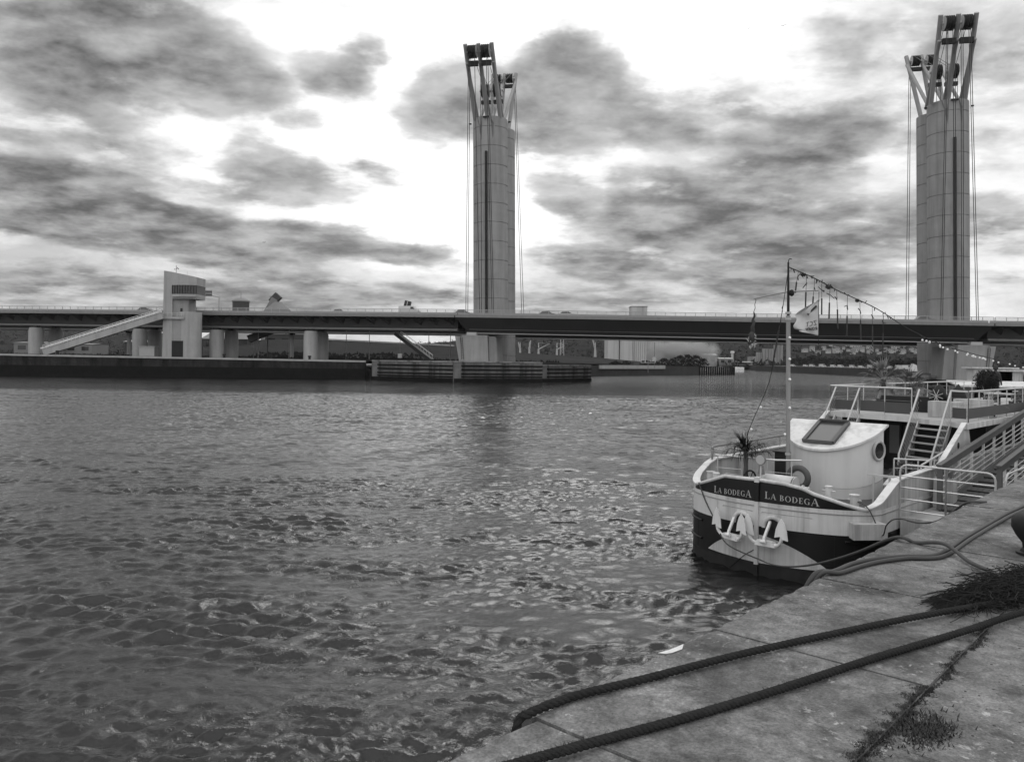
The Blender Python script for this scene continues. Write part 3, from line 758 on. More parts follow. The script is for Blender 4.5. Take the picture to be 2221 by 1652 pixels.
e2 = [-8, -.9, 1.35, 3.55, 5.8, 8.1, 10.4, 13, 18, 30, 60, 150]
for a, b in zip(e2, e2[1:]): g.box(a+.002, b-.002, -6, -1.193, -.5, -.012)
g.box(-8, 150, -40, -6.01, -.5, -.012)
quay_local('quay_paving', g, MAT['quay'])
g = M(); g.box(-8, 150, -40, -.03, -4.8, -.045)
quay_local('quay_body', g, mat('quay_wall_near', .05, .9, .6, .8, .06, 3., streak=.6, streak_scale=1.))
# ---- ropes and hoses lying on the quay
def QH(s, t, z=0.):
    v = Q(s, t, 0); k = 1-max(0., z)/1.6; return Vector((v.x*k, v.y*k, QZ+z))
def spline(pts, n):
    P_ = [Vector(p) for p in pts]; out = []
    P_ = [2*P_[0]-P_[1]]+P_+[2*P_[-1]-P_[-2]]
    for i in range(1, len(P_)-2):
        for j in range(n):
            t = j/n; a, b, c, d = P_[i-1:i+3]
            out.append(.5*((2*b)+(c-a)*t+(2*a-5*b+4*c-d)*t*t+(3*b-a-3*c+d)*t*t*t))
    out.append(P_[-2]); return out
def laid_rope(name, pts, r, m, label, cat='rope', group=None, pitch=.105, strands=3, nsub=40, fuzz=0, kind=None):
    path = spline(pts, nsub); d = [0]
    for a, b in zip(path, path[1:]): d.append(d[-1]+(b-a).length)
    g = M()
    for k in range(strands):
        pp = []
        prev = None
        for i, p in enumerate(path):
            q = path[min(i+1, len(path)-1)]-path[max(i-1, 0)]; q.normalize()
            a = Vector((0,0,1)).cross(q).normalized(); b = q.cross(a)
            an = 2*math.pi*(d[i]/pitch+k/strands)
            pp.append(p+(a*math.cos(an)+b*math.sin(an))*r*.44)
        g.tube(pp, r*.62, 8)
    if fuzz:
        for _ in range(fuzz):
            i = random.randrange(len(path)-1); p = path[i]; v = Vector((random.gauss(0,1), random.gauss(0,1), abs(random.gauss(0,1)))).normalized()
            g.bar(p+v*r*.9, p+v*r*(1.15+random.random()*.5)+Vector((random.gauss(0,.006), random.gauss(0,.006), 0)), .0009)
    o = g.build(name, MAT[m], None, True); return tag(o, label, cat, group)
r1 = [(.33,-.016,-1.2),(.35,-.016,-.4),(.37,-.018,-.08),(.41,-.026,.0),(.47,-.032,.021),(.59,-.026,.026),(.81,.01,.03),(1.19,.13,.03),(1.81,.31,.03),(2.51,.55,.03),(3.28,.84,.03),(4.12,1.2,.03),(5.6,1.9,.03)]
laid_rope('mooring_rope', [QH(*p) for p in r1], .020, 'rope_dark', 'thick dark laid rope nearer the quay edge, dropping over it at the lower left', 'rope', 'thick mooring ropes on the quay', nsub=60, fuzz=400)
r2 = [(-.9,-.05,.028),(-.3,.10,.028),(.0,.19,.028),(.25,.27,.028),(.5,.35,.028),(.98,.51,.028),(1.58,.68,.028),(2.32,.87,.028),(3.19,1.12,.028),(3.77,1.27,.028),(4.8,1.6,.028)]
laid_rope('mooring_rope', [QH(*p) for p in r2], .0205, 'rope_dark', 'thick dark fuzzy rope lying farther from the edge, above the line of weeds', 'rope', 'thick mooring ropes on the quay', nsub=60, pitch=.085, fuzz=1500)
def hose(name, pts, r, m, label, cat, group=None, n=16, par=None):
    o = M().tube(spline(pts, n), r, 12).build(name, MAT[m], par, True); return tag(o, label, cat, group)
h1 = [(3.2,-.30,-1.6),(3.45,-.14,-.5),(3.7,-.045,-.02),(3.95,.03,.02),(4.3,.05,.02),(4.59,.13,.02),(4.84,.26,.02),(5.14,.45,.02),(6.08,.45,.02),(7.15,.46,.02),(7.97,.48,.02),(10,.62,.02)]
hose('water_hose', [QH(*p) for p in h1], .019, 'hose', 'grey hose lying closer to the water, bending over the quay edge by the bow', 'hose', 'hoses along the quay')
h2 = [(3.3,-.24,-1.6),(3.5,-.12,-.5),(3.72,-.02,-.02),(3.95,.08,.018),(4.25,.12,.018),(4.52,.18,.018),(4.80,.30,.018),(5.1,.50,.018),(6.08,.50,.018),(7.15,.51,.018),(7.97,.54,.018),(10,.70,.018)]
hose('water_hose', [QH(*p) for p in h2], .017, 'hose', 'grey hose on the landward side of its twin, crossed by the slack grey rope', 'hose', 'hoses along the quay')
# ---- frayed rope heap
random.seed(5); g = M()
C0 = [(4.3,1.06),(4.5,1.14),(4.75,1.2),(4.1,1.16),(3.95,1.03),(4.6,1.25),(4.3,1.2)]
for i in range(2300):
    c = random.choice(C0); s, t = c[0]+random.gauss(0,.13), c[1]+random.gauss(0,.065); z = min(.10, abs(random.gauss(0,.045)))+.008
    ang = random.uniform(-1.2,1.2)+math.pi; ln = random.uniform(.08,.30); pp = []
    for j in range(6):
        pp.append(Q(s, t, max(.004, z+math.sin(j*.9+i)*.012))); ang += random.gauss(0,.55); s += math.cos(ang)*ln/5; t += math.sin(ang)*ln/5*.7
    g.tube(pp, random.uniform(.0012,.0038), 3)
for i in range(420):                                                   # the combed-out tail
    s, t = 4.05+random.gauss(0,.10), 1.00+random.gauss(0,.045); z = .015+random.random()*.045; pp = []; ang = math.pi+.22+random.gauss(0,.08)
    for j in range(7): pp.append(Q(s, t, max(.004, z*(1-j/7)+.004))); s += math.cos(ang)*.08; t += math.sin(ang)*.08*.9; ang += random.gauss(0,.10)
    g.tube(pp, random.uniform(.0012,.0032), 3)
tag(g.build('frayed_rope', MAT['rope_dark'], None, True), 'heap of frayed dark rope fibres beside the two thick ropes at the right', 'frayed rope')
# ---- slack grey rope: bow - quay - heap (continues on the boat)
# ---- bollard at the right edge
t = thing('bollard', Q(5.72, 1.06), 'black rounded mooring bollard cut off by the right edge', 'bollard')
M().lathe([(.12,0),(.12,.03),(.10,.06),(.105,.10),(.15,.16),(.185,.23),(.185,.29),(.15,.34),(.08,.37),(.01,.38)], 24).build('post', MAT['steel_dark'], t, True)
M().lathe([(.15,-.01),(.15,.025),(.13,.03)], 24).build('base_plate', MAT['steel_dark'], t, True)
# ---- litter on the edge
g = M()
g.add([Q(1.50,.0,.012), Q(1.56,.03,.02), Q(1.62,.035,.02), Q(1.69,.045,.024), Q(1.66,.055,.006), Q(1.57,.045,.006), Q(1.53,.03,.008)], [(0,1,6),(1,2,5,6),(2,3,4,5)])
tag(g.build('paper_scrap', MAT['litter'], None, False, .003), 'thin white scrap of litter lying on the quay edge', 'litter')
# ---- weeds in the joint behind the coping
random.seed(21); g = M()
for (s0_, s1_, wd_, den) in ((.2,.7,.03,700),(.98,1.45,.052,5200),(1.45,1.78,.050,4200),(1.80,2.12,.042,3000),(2.12,2.3,.014,250),(2.28,2.52,.036,1900),(2.55,2.8,.026,800),(2.85,3.32,.036,2600),(3.3,3.7,.03,700)):
    for i in range(int(den*.55)):
        f = random.random(); s = s0_+(s1_-s0_)*f; wv = wd_*(.45+.75*math.sin(math.pi*f)**.6)*(.7+.5*math.sin(s*47)); a = random.gauss(0, 1)
        x, y = s+random.gauss(0,.008), 1.20+.014*math.sin(s*9)+a*wv*.72; h = random.uniform(.003,.014)*(1.3-min(1, abs(a)*.5)); b = random.uniform(0, 6.283); w = random.uniform(.0016,.0045); lean = random.uniform(.002,.014)
        zb_ = .004 if y < 1.192 else -.013
        g.add([Q(x-w*math.sin(b), y+w*math.cos(b), zb_), Q(x+w*math.sin(b), y-w*math.cos(b), zb_), Q(x+lean*math.cos(b), y+lean*math.sin(b), h*.8+zb_)], [(0,1,2)])
for i in range(700):
    s, tt = 1.6+random.gauss(0,.10), 1.31+random.gauss(0,.05); b = random.uniform(0, 6.28); w = .005
    g.add([Q(s-w*math.sin(b), tt+w*math.cos(b), -.012), Q(s+w*math.sin(b), tt-w*math.cos(b), -.012), Q(s+.016*math.cos(b), tt+.016*math.sin(b), random.uniform(.004,.014))], [(0,1,2)])
tag(g.build('moss_and_weeds', MAT['moss']), kind='stuff', label='dark moss and weeds growing in the joint behind the coping', cat='weeds')
# small dark grit
g = M()
for i in range(420):
    s, tt = random.uniform(-.5, 6), random.uniform(.25, 2.6); r_ = random.uniform(.003,.008)
    if random.random() < .6: tt = 1.2+random.gauss(0,.3)
    g.lathe([(r_, 0), (r_*.8, r_*.5), (.0005, r_*.7)], 5, tuple(Q(s, tt, -.008 if tt < 1.19 else -.014)))
tag(g.build('grit', MAT['moss']), kind='stuff', label='dark grit and bits of moss scattered over the paving', cat='grit')
# ------------------------------------------------------------------ the barge: local x = l (towards the quay), y = a (aft), z up
S0 = Vector((6.0724, 19.2794, 0)); BA = R(45)
u_ = Vector((math.sin(BA), math.cos(BA), 0)); p_ = Vector((math.cos(BA), -math.sin(BA), 0))
def BW(l, a, z): return S0+u_*a+p_*l+Vector((0,0,z))
HB, HA = 2.5, 1.35; BOW_LEN = 36.
boat = thing('barge', S0, 'moored river barge turned bar, black and white blunt bow with anchors and a white drum', 'barge', rz=-BA)
NT = 40
def plan(i):            # i from -K..K ; |i|<=NT bow ellipse, beyond: straight aft
    sg = 1 if i >= 0 else -1; k = abs(i)
    if k <= NT:
        th = (k/NT)*math.pi/2; return (sg*HB*math.sin(th), HA*(1-math.cos(th)))
    ex = [0, .35, .7, 1.05, 1.6, 2.4, 3.2, 4.0, 4.8, 5.6, 6.4, 7.2, 8.5, 11, 15, 20, 26, 30.5]
    return (sg*HB, HA+ex[k-NT])
KX = NT+17
def lerp(pts, x):
    if x <= pts[0][0]: return pts[0][1]
    for a, b in zip(pts, pts[1:]):
        if x <= b[0]: return a[1]+(b[1]-a[1])*(x-a[0])/(b[0]-a[0])
    return pts[-1][1]
TOPR = [(0,2.33),(.66,2.30),(1.08,2.23),(1.33,2.12),(1.66,2.02),(2.09,1.87),(2.32,1.80)]
TOPL = [(0,2.33),(.97,2.30),(1.37,2.15),(1.84,1.99),(2.15,1.90)]
def ztop(i):
    l, a = plan(i)
    if i >= 0:
        if a < .84: return lerp(TOPR, l)
        return lerp([(.84,1.80),(1.15,1.90),(2.35,2.36),(5.3,2.42),(7.6,2.46),(40,2.46)], a)
    if a < .62: return lerp(TOPL, -l)
    return lerp([(.62,1.90),(1.0,1.96),(1.9,2.42),(6,2.5),(40,2.5)], a)
idx = list(range(-KX, KX+1))
def band(name, lo, hi, m, off=0., i0=None, i1=None, solid=.03, par=None, rows_=1):
    ii = [i for i in idx if (i0 is None or i >= i0) and (i1 is None or i <= i1)]
    vs = []; fs = []
    for i in ii:
        l, a = plan(i)
        # outward normal
        l2, a2 = plan(min(i+1, KX)); l1, a1 = plan(max(i-1, -KX)); tx, ty = l2-l1, a2-a1; L_ = math.hypot(tx, ty); nx, ny = ty/L_, -tx/L_
        zl = lo(i) if callable(lo) else lo; zh = hi(i) if callable(hi) else hi
        for r_ in range(rows_+1): vs.append((l+nx*off, a+ny*off, zl+(zh-zl)*r_/rows_))
    k = rows_+1
    for j in range(len(ii)-1):
        for r_ in range(rows_): fs.append((j*k+r_, (j+1)*k+r_, (j+1)*k+r_+1, j*k+r_+1))
    g = M(); g.add(vs, fs)
    if solid > .03:                                        # inner skin of the bulwark
        inn = []
        for i in ii:
            l, a = plan(i); l2, a2 = plan(min(i+1, KX)); l1, a1 = plan(max(i-1, -KX)); tx, ty = l2-l1, a2-a1; L_ = math.hypot(tx, ty)
            zh = hi(i) if callable(hi) else hi
            for z in (1.5, zh): inn.append((l-ty/L_*solid, a+tx/L_*solid, z))
        g.add(inn, [(2*j, 2*j+1, 2*j+3, 2*j+2) for j in range(len(ii)-1)])
    return g.build(name, MAT[m], par or boat, True)
zwb = lambda i: 1.21-.00*abs(plan(i)[0])
def zbb(i):
    l, a = plan(i); return min(1.80-.006*abs(l)*abs(l), ztop(i)-.02)
hull = band('hull', -1.2, .26, 'paint_boot')
band('black_topside', .26, 1.20, 'paint_black')
band('white_belt', 1.20, 1.795, 'paint_white')
# name band: black between belt and cap rail at the bow, white bulwark from the shoulders aft
iR = max(i for i in range(0, KX) if plan(i)[1] < .90); iL = -max(i for i in range(0, KX) if plan(-i)[1] < .66)
band('name_band', 1.795, ztop, 'paint_black', i0=iL, i1=iR, solid=.04)
band('bulwark', 1.795, ztop, 'paint_white_worn', i0=iR, solid=.05)
band('bulwark', 1.795, ztop, 'paint_white_worn', i1=iL, solid=.05)
def edge_tube(name, zf, r, m, i0=-KX, i1=KX, off=.0, par=None):
    pts = []
    for i in range(i0, i1+1):
        l, a = plan(i); l2, a2 = plan(min(i+1, KX)); l1, a1 = plan(max(i-1, -KX)); tx, ty = l2-l1, a2-a1; L_ = math.hypot(tx, ty)
        z = zf(i) if callable(zf) else zf
        pts.append((l+ty/L_*off, a-tx/L_*off, z))
    return M().tube(pts, r, 8).build(name, MAT[m], par or boat, True)
edge_tube('cap_rail', lambda i: ztop(i), .045, 'paint_white', iL, iR, -.01)
edge_tube('rub_strake', 1.69, .016, 'paint_grey', off=.004)
edge_tube('rub_strake', .62, .02, 'paint_black', i0=NT-6, off=.01)
# broad flat cap on the raised bulwarks
for i0, i1 in ((iR, KX), (-KX, iL)):
    g = M(); vs = []; fs = []; ii = list(range(i0, i1+1))
    for i in ii:
        l, a = plan(i); l2, a2 = plan(min(i+1, KX)); l1, a1 = plan(max(i-1, -KX)); tx, ty = l2-l1, a2-a1; L_ = math.hypot(tx, ty); nx, ny = ty/L_, -tx/L_
        z = ztop(i)+.004
        for o_ in (.03, -.17): vs += [(l+nx*o_, a+ny*o_, z), (l+nx*o_, a+ny*o_, z+.035)]
    for j in range(len(ii)-1):
        b = j*4; c = b+4; fs += [(b+1, c+1, c+3, b+3), (b, b+2, c+2, c), (b, c, c+1, b+1), (b+2, b+3, c+3, c+2)]
    fs += [(0,1,3,2), tuple(len(vs)-4+q for q in (0,2,3,1))]
    g.add(vs, fs).build('bulwark_cap', MAT['paint_white'], boat)
# stem bar
M().prism([(-.055,-.05,1.80),(.055,-.05,1.80),(.055,.05,1.80),(-.055,.05,1.80)], (0,0,.53)).build('stem_bar', MAT['paint_black'], boat)
M().prism([(-.05,-.055,.26),(.05,-.055,.26),(.05,.05,.26),(-.05,.05,.26)], (0,0,1.535)).build('stem_bar', MAT['paint_white'], boat)
M().box(-.05,.05,-.06,.05,-1,.255).build('stem_bar', MAT['paint_boot'], boat)
M().box(-.06,.06,-.06,.06,2.27,2.40).build('stem_cap', MAT['paint_white'], boat)
# white lens painted low on the bow
def on_hull(l, z, off=.006):
    th = math.asin(max(-1, min(1, l/HB))); a = HA*(1-math.cos(th)); nx, ny = math.sin(th)/HB, -math.cos(th)/HA; q = math.hypot(nx, ny)
    return (l+nx/q*off, a+ny/q*off, z)
g = M(); vs = []; fs = []; K = 44
for j in range(K+1):
    l = -1.50+3.17*j/K; x = l/1.50 if l < 0 else l/1.67; hi = .33+.67*max(0, 1-abs(x)**1.9)**.85*(1-.12*abs(x)); lo = .30+.04*abs(x)
    if abs(x) > .995: hi = lo+.004
    vs += [on_hull(l, lo), on_hull(l, max(hi, lo+.002))]
for j in range(K): fs.append((2*j, 2*j+2, 2*j+3, 2*j+1))
g.add(vs, fs).build('bow_marking', MAT['paint_white_worn'], boat, True)
# raised strakes on the black plating
for z, l0, l1 in ((1.06, 1.95, 2.42), (1.02, -2.4, -1.75), (.55, -2.4, -1.75)):
    M().tube([on_hull(l0+(l1-l0)*j/10, z, .02) for j in range(11)], .03, 8).build('fender_rib', MAT['paint_black'], boat, True)
for l_, z0_, z1_ in ((1.12,1.22,1.66),(-1.18,1.22,1.66),(2.12,.3,1.15),(-.02,0,0),(1.75,.28,1.18),(-1.95,.28,1.18)):
    if z1_: M().tube([on_hull(l_, z0_, .001), on_hull(l_, z1_, .001)], .004, 5).build('plate_seam', MAT['paint_grey'] if z0_ > 1 else MAT['paint_boot'], boat, True)
# ---- lettering
def glyph(ch):
    T, th = .15, .055            # thick, thin
    P_ = []
    def q(*p): P_.append(p)
    def bar(x0, y0, x1, y1): q((x0,y0),(x1,y0),(x1,y1),(x0,y1))
    def ring(cx, cy, rx, ry, a0, a1, tk, tn, n=16):
        for i in range(n):
            A_, B_ = a0+(a1-a0)*i/n, a0+(a1-a0)*(i+1)/n; pts = []
            for a in (A_, B_):
                w = tn+(tk-tn)*abs(math.cos(a))
                pts.append(((cx+rx*math.cos(a), cy+ry*math.sin(a)), (cx+(rx-w)*math.cos(a), cy+(ry-w*.75)*math.sin(a))))
            q(pts[0][0], pts[1][0], pts[1][1], pts[0][1])
    if ch == 'L': bar(.08,0,.08+T,1); bar(0,.95,.32,1.0); bar(0,0,.60,.055); q((.52,.055),(.60,.055),(.62,.24),(.585,.24)); w = .64
    elif ch == 'A':
        q((.0,0),(.06,0),(.40,1),(.36,1)); q((.34,1.02),(.46,1.02),(.80,0),(.63,0)); bar(.17,.34,.60,.39); bar(-.05,0,.17,.04); bar(.54,0,.90,.04); w = .86
    elif ch == 'E': bar(.07,0,.07+T,1); bar(0,.95,.52,1.0); bar(0,0,.56,.05); bar(.2,.48,.44,.53); q((.47,.80),(.50,.80),(.52,.95),(.45,.95)); q((.50,.05),(.58,.22),(.55,.22),(.44,.05)); bar(.42,.40,.45,.61); w = .60
    elif ch == 'B': bar(.07,0,.07+T,1); bar(0,.95,.3,1.0); bar(0,0,.3,.05); ring(.26,.75,.28,.25,-math.pi/2,math.pi/2,.12,.05); ring(.26,.265,.36,.265,-math.pi/2,math.pi/2,.15,.05); w = .66
    elif ch == 'D': bar(.07,0,.07+T,1); bar(0,.95,.34,1.0); bar(0,0,.34,.05); ring(.30,.5,.50,.5,-math.pi/2,math.pi/2,.15,.055); w = .84
    elif ch == 'O': ring(.44,.5,.44,.52,0,2*math.pi,.155,.055,28); w = .90
    elif ch == 'G': ring(.44,.5,.44,.52,math.pi*.22,math.pi*1.72,.155,.055,24); bar(.60,.0,.60+.13,.42); bar(.52,.40,.82,.44); w = .84
    else: w = .34
    return P_, w
def lettering(l0, l1, zb0, zb1, hgt):
    txt = 'LA BODEGA'; sizes = [1.28,1,1,1,1,1,1,1,1.28]; drop = [0,0,0,0,0,0,0,0,-.12]
    tot = 0; lay = []
    for ch, sz in zip(txt, sizes):
        P_, w = glyph(ch); lay.append((tot, P_, sz)); tot += (w*sz*.86+.15) if ch != ' ' else .36
    tot -= .15; sx = (l1-l0)/tot
    k = 0
    for (x0, P_, sz), dr in zip(lay, drop):
        if not P_: continue
        g = M()
        for poly in P_:
            vs = []
            for (x, y) in poly:
                l = l0+(x0+x*sz*.86)*sx; base = zb0+(zb1-zb0)*(l-l0)/(l1-l0); vs.append(on_hull(l, base+(y*sz+dr)*hgt, .007))
            g.add(vs, [tuple(range(len(vs)))])
        g.build('letter', MAT['letter'], boat)
lettering(-1.30, -.16, 1.835, 1.885, .135)
lettering(.20, 1.44, 1.90, 1.86, .135)
# ---- foredeck and inner side
g = M(); vs = []; fs = []
ii = [i for i in idx if plan(i)[1] < 10]
c0 = len(vs)
half = [plan(i) for i in range(0, KX+1) if plan(i)[1] < 31]
for (l, a) in half: vs += [(-l*.975, a+.05, 1.56), (l*.975, a+.05, 1.56)]
for j in range(len(half)-1): fs.append((2*j, 2*j+1, 2*j+3, 2*j+2))
g.add(vs, fs).build('foredeck', MAT['panel_dark'], boat)
# ---- anchors
def anchor(cl, tw, name_label):
    an = thing('anchor', (0,0,0), None, None); an.parent = boat; an['label'] = name_label
    A0 = on_hull(cl, 1.0, 0)[1]
    def pt(x, z, o=.16):      # x across, twist tw
        return (cl+x*math.cos(tw), A0-o+x*math.sin(tw), z)
    M().prism([pt(-.26,.80,.30), pt(.26,.80,.30), pt(.20,.93,.30), pt(-.20,.93,.30)], (.16*math.sin(-tw), .16, 0)).build('crown', MAT['paint_bright'], an)
    M().tube([pt(0,.90,.33), pt(0,1.0,.30), pt(.01,1.36,.02)], [.045,.04,.042], 4).build('shank', MAT['paint_bright'], an)
    M().tube([pt(-.07,.92,.36), pt(.07,.92,.36)], .04, 10).build('pin', MAT['paint_bright'], an, True)
    for sg in (-1, 1):
        pp = [pt(sg*x, z, o) for x, z, o in ((.20,.84,.22),(.32,.87,.24),(.40,.96,.27),(.43,1.06,.28),(.44,1.20,.27))]
        M().tube(spline(pp, 6), [.05]*3+[.04]*(len(spline(pp,6))-6)+[.02]*3, 8).build('arm', MAT['paint_bright'], an, True)
        fl = [pt(sg*.43,1.53,.33), pt(sg*.43-.07,1.42,.33), pt(sg*.43-.13,1.26,.33), pt(sg*.43-.16,1.06,.33), pt(sg*.43-.03,1.10,.33), pt(sg*.43+.04,1.04,.33), pt(sg*.43+.17,1.02,.33), pt(sg*.43+.14,1.24,.33), pt(sg*.43+.08,1.42,.33)]
        M().prism([Vector(v) for v in fl], (0, .03, 0)).build('fluke', MAT['paint_bright'], an)
    return an
anchor(.34, 0., 'right anchor'); anchor(-.62, -.30, 'left anchor, turned slightly away')
for cl in (.42, -.40):
    pts = [on_hull(cl+.235*math.cos(a), 1.20+.27*math.sin(a), .03) for a in [math.pi*j/14 for j in range(15)]]
    M().tube(pts, .055, 10).build('hawse_lip', MAT['paint_white'], boat, True)
    vs = [on_hull(cl, 1.20, .012)]+[on_hull(cl+.22*math.cos(a), 1.20+.25*math.sin(a), .012) for a in [math.pi*j/12 for j in range(13)]]
    M().add(vs, [(0, j+1, j+2) for j in range(12)]).build('hawse_hole', MAT['rubber'], boat)
# raised doubler plates
for l0, l1 in ((.12, 1.30), (-1.0, -.12)):
    M().tube([on_hull(l0, 1.54, .006), on_hull(l0+.02, 1.56, .006), on_hull((l0+l1)/2, 1.56, .006), on_hull(l1, 1.55, .006)], .008, 6).build('weld_line', MAT['paint_grey'], boat)
# box bumper at the shoulder
M().prism([on_hull(2.02,1.17,.0), on_hull(2.47,1.17,.0), (2.74,.95,1.17), (2.22,.32,1.17)], (0,0,.36)).build('bumper_box', MAT['paint_white_worn'], boat)
# ---- drum-shaped companionway
dc, dr_, da, aB = .09, 1.27, 1.38, 4.5
dk = thing('deckhouse', (0,0,0), None, None); dk.parent = boat
def droof(a): return 3.52+.46*(a-aB)
g = M(); vs = []; K = 40
for j in range(K+1):
    th = math.pi*j/K; l = dc-dr_*math.cos(th); a = aB-da*math.sin(th)
    for z in (1.56, 1.95, 1.955, droof(a)-.03): vs.append((l, a, z))
fs = [(j*4+r_, (j+1)*4+r_, (j+1)*4+r_+1, j*4+r_+1) for j in range(K) for r_ in range(3)]
g.add(vs, fs); g.add([(dc-dr_,aB,1.56),(dc+dr_,aB,1.56),(dc+dr_,aB,3.47),(dc-dr_,aB,3.47)], [(0,3,2,1)])
wall = g.build('wall', MAT['drum_white'], dk, True)
g = M(); top = []
for j in range(K+1):
    th = math.pi*j/K; l = dc-(dr_+.09)*math.cos(th); a = aB+.03-(da+.10)*math.sin(th); top.append((l, a, droof(a)))
top.append((dc+dr_+.09, aB+.12, droof(aB)+.01)); top.append((dc-dr_-.09, aB+.12, droof(aB)+.01))
n = len(top); g.add([(x,y,z+.03) for x,y,z in top]+[(x,y,z-.03) for x,y,z in top], [tuple(range(n-1,-1,-1)), tuple(range(n,2*n))]+[(i,(i+1)%n,(i+1)%n+n,i+n) for i in range(n)])
g.build('roof', MAT['paint_white'], dk)
# skylight
def rf(l, a, o): return (l, a, droof(a)+.03+o)
sk = thing('skylight', (0,0,0), None, None); sk.parent = boat
g = M()
sl0, sl1, sa0, sa1 = -.36, .44, 3.32, 4.40
for (p, q) in (((sl0,sa0),(sl1,sa0)),((sl1,sa0),(sl1,sa1)),((sl1,sa1),(sl0,sa1)),((sl0,sa1),(sl0,sa0))): g.bar(rf(p[0],p[1],.05), rf(q[0],q[1],.05), .10, .09)
g.bar(rf(sl0,sa1-.03,.11), rf(sl1,sa1-.03,.11), .12, .05)
g.build('frame', MAT['panel_dark'], sk)
M().add([rf(sl0+.04,sa0+.04,.06), rf(sl1-.04,sa0+.04,.06), rf(sl1-.04,sa1-.04,.06), rf(sl0+.04,sa1-.04,.06)], [(0,1,2,3)]).build('glass', MAT['skylight_glass'], sk)
# porthole
th = math.pi*.93; pl, pa = dc-dr_*math.cos(th), aB-da*math.sin(th); nv = Vector((-math.cos(th)/dr_, -math.sin(th)/da, 0)).normalized(); tv = Vector((-nv.y, nv.x, 0))
pc = Vector((pl, pa, 2.86))+nv*.02
ph = M().tube([pc+tv*.25*math.cos(a)+Vector((0,0,.25*math.sin(a))) for a in [2*math.pi*j/24 for j in range(24)]], .04, 8, False, True).build('porthole', MAT['paint_white_worn'], boat, True)
M().add([pc+nv*.01]+[pc+nv*.01+tv*.24*math.cos(2*math.pi*j/24)+Vector((0,0,.24*math.sin(2*math.pi*j/24))) for j in range(24)], [(0,j+1,(j+1)%24+1) for j in range(24)]).build('pane', MAT['glass_dark'], ph)
M().tube(spline([(-.55,2.98,1.6),(-.62,2.95,1.95),(-.60,2.98,2.25),(-.42,3.0,2.28)], 8), .022, 8).build('vent_pipe', MAT['rubber'], dk, True)
# weld seam with hanging wire round the drum
M().tube(spline([(.35,3.0,1.86),(1.0,3.35,1.88),(1.30,4.0,1.98),(1.38,4.45,2.08)], 8), .010, 6).build('wire', MAT['paint_grey'], dk, True)
# ---- mast and rigging
ML, MA = -.72, 3.2
mt_ = thing('mast', (ML, MA, 0), None, None); mt_.parent = boat; mt_.rotation_euler = (0, -.0125, 0)
M().tube([(0,0,1.56),(0,0,6.55)], .060, 12).build('pole', MAT['steel_grey'], mt_, True)
M().tube([(0,0,6.50),(0,0,8.05)], [.042,.026], 10).build('topmast', MAT['steel_dark'], mt_, True)
M().tube([(-1.05,-.0,7.08),(-.5,0,7.16),(0,0,7.22)], .018, 8).build('yard', MAT['steel_grey'], mt_, True)
M().tube([(0,0,7.22),(.88,0,7.20)], .018, 8).build('yard', MAT['steel_grey'], mt_, True)
M().ball((.10,0,7.18), .075, 8, 1.3).build('masthead_light', MAT['steel_dark'], mt_, True)
M().tube(spline([(0,0,8.05),(.03,0,8.14),(.10,0,8.13)], 5), .012, 6).build('hook', MAT['steel_dark'], mt_, True)
for z in (2.65, 6.45, 6.62): M().tube([(0,0,z-.03),(0,0,z+.03)], .085, 10).build('collar', MAT['steel_pale'], mt_, True)
for z in (5.92, 5.32, 4.75, 3.95, 3.2):
    b_ = M().ball((.07*(1 if int(z*10)%2 else -1), -.05, z), .038, 6).build('bulb', MAT['bulb'], mt_, True)
# ---- bow fittings
def cyl(name, l, a, z0, z1, r, m='paint_white', par=boat, cap=0.):
    pr_ = [(r, z0), (r, z1-.03)]
    if cap: pr_ += [(r+cap, z1-.028), (r+cap, z1)]
    else: pr_ += [(r*.9, z1)]
    return M().lathe(pr_, 18, (l, a, 0)).build(name, MAT[m], par, True)
cyl('bollard_post', 1.50, .62, 1.56, 2.30, .075, cap=.012); cyl('bollard_post', 1.98, .95, 1.56, 2.12, .10, cap=.02)
cyl('bollard_post', -1.62, .82, 1.56, 2.25, .085, cap=.012); cyl('bollard_post', -1.98, 1.15, 1.56, 2.22, .11, 'paint_white_worn', cap=.015)
for l, a, z in ((1.50,.62,2.18),(1.98,.95,1.99)):
    M().tube([(l-.16,a,z),(l+.16,a,z)], .018, 8).build('cross_pin', MAT['paint_white'], boat, True)
wd = thing('windlass', (0,0,0), None, None); wd.parent = boat
g = M(); vs = []; K = 12
for j in range(K+1):
    th = math.pi*j/K
    for x in (-.62, .22): vs.append((x, 1.55-.24*math.cos(th), 2.10+.17*math.sin(th)))
g.add(vs, [(2*j, 2*j+2, 2*j+3, 2*j+1) for j in range(K)]).build('cover', MAT['paint_white'], wd, True, .02)
M().tube([(-.60,1.55,1.98),(.20,1.55,1.98)], .14, 14).build('drum', MAT['rubber'], wd, True)
for x in (-.64, .23): M().prism([(x,1.31,1.56),(x,1.79,1.56),(x,1.79,2.10),(x,1.68,2.24),(x,1.55,2.27),(x,1.42,2.24),(x,1.31,2.10)], (.03,0,0)).build('side_plate', MAT['paint_white_worn'], wd)
M().tube([(.26,1.55,2.02),(.62,1.55,2.02)], .035, 10).build('shaft', MAT['paint_white'], wd, True)
M().tube([(.42,1.55,2.02),(.47,1.55,2.02)], .07, 12).build('flange', MAT['paint_white_worn'], wd, True)
sl = thing('searchlight', (-.50,1.15,0), None, None); sl.parent = boat
M().tube([(0,0,1.56),(0,0,2.52)], .038, 10).build('stand', MAT['paint_white'], sl, True)
M().prism([(-.09,-.03,2.30),(.09,-.03,2.30),(.05,-.03,2.52),(-.05,-.03,2.52)], (0,.06,0)).build('bracket', MAT['galv_dark'], sl)
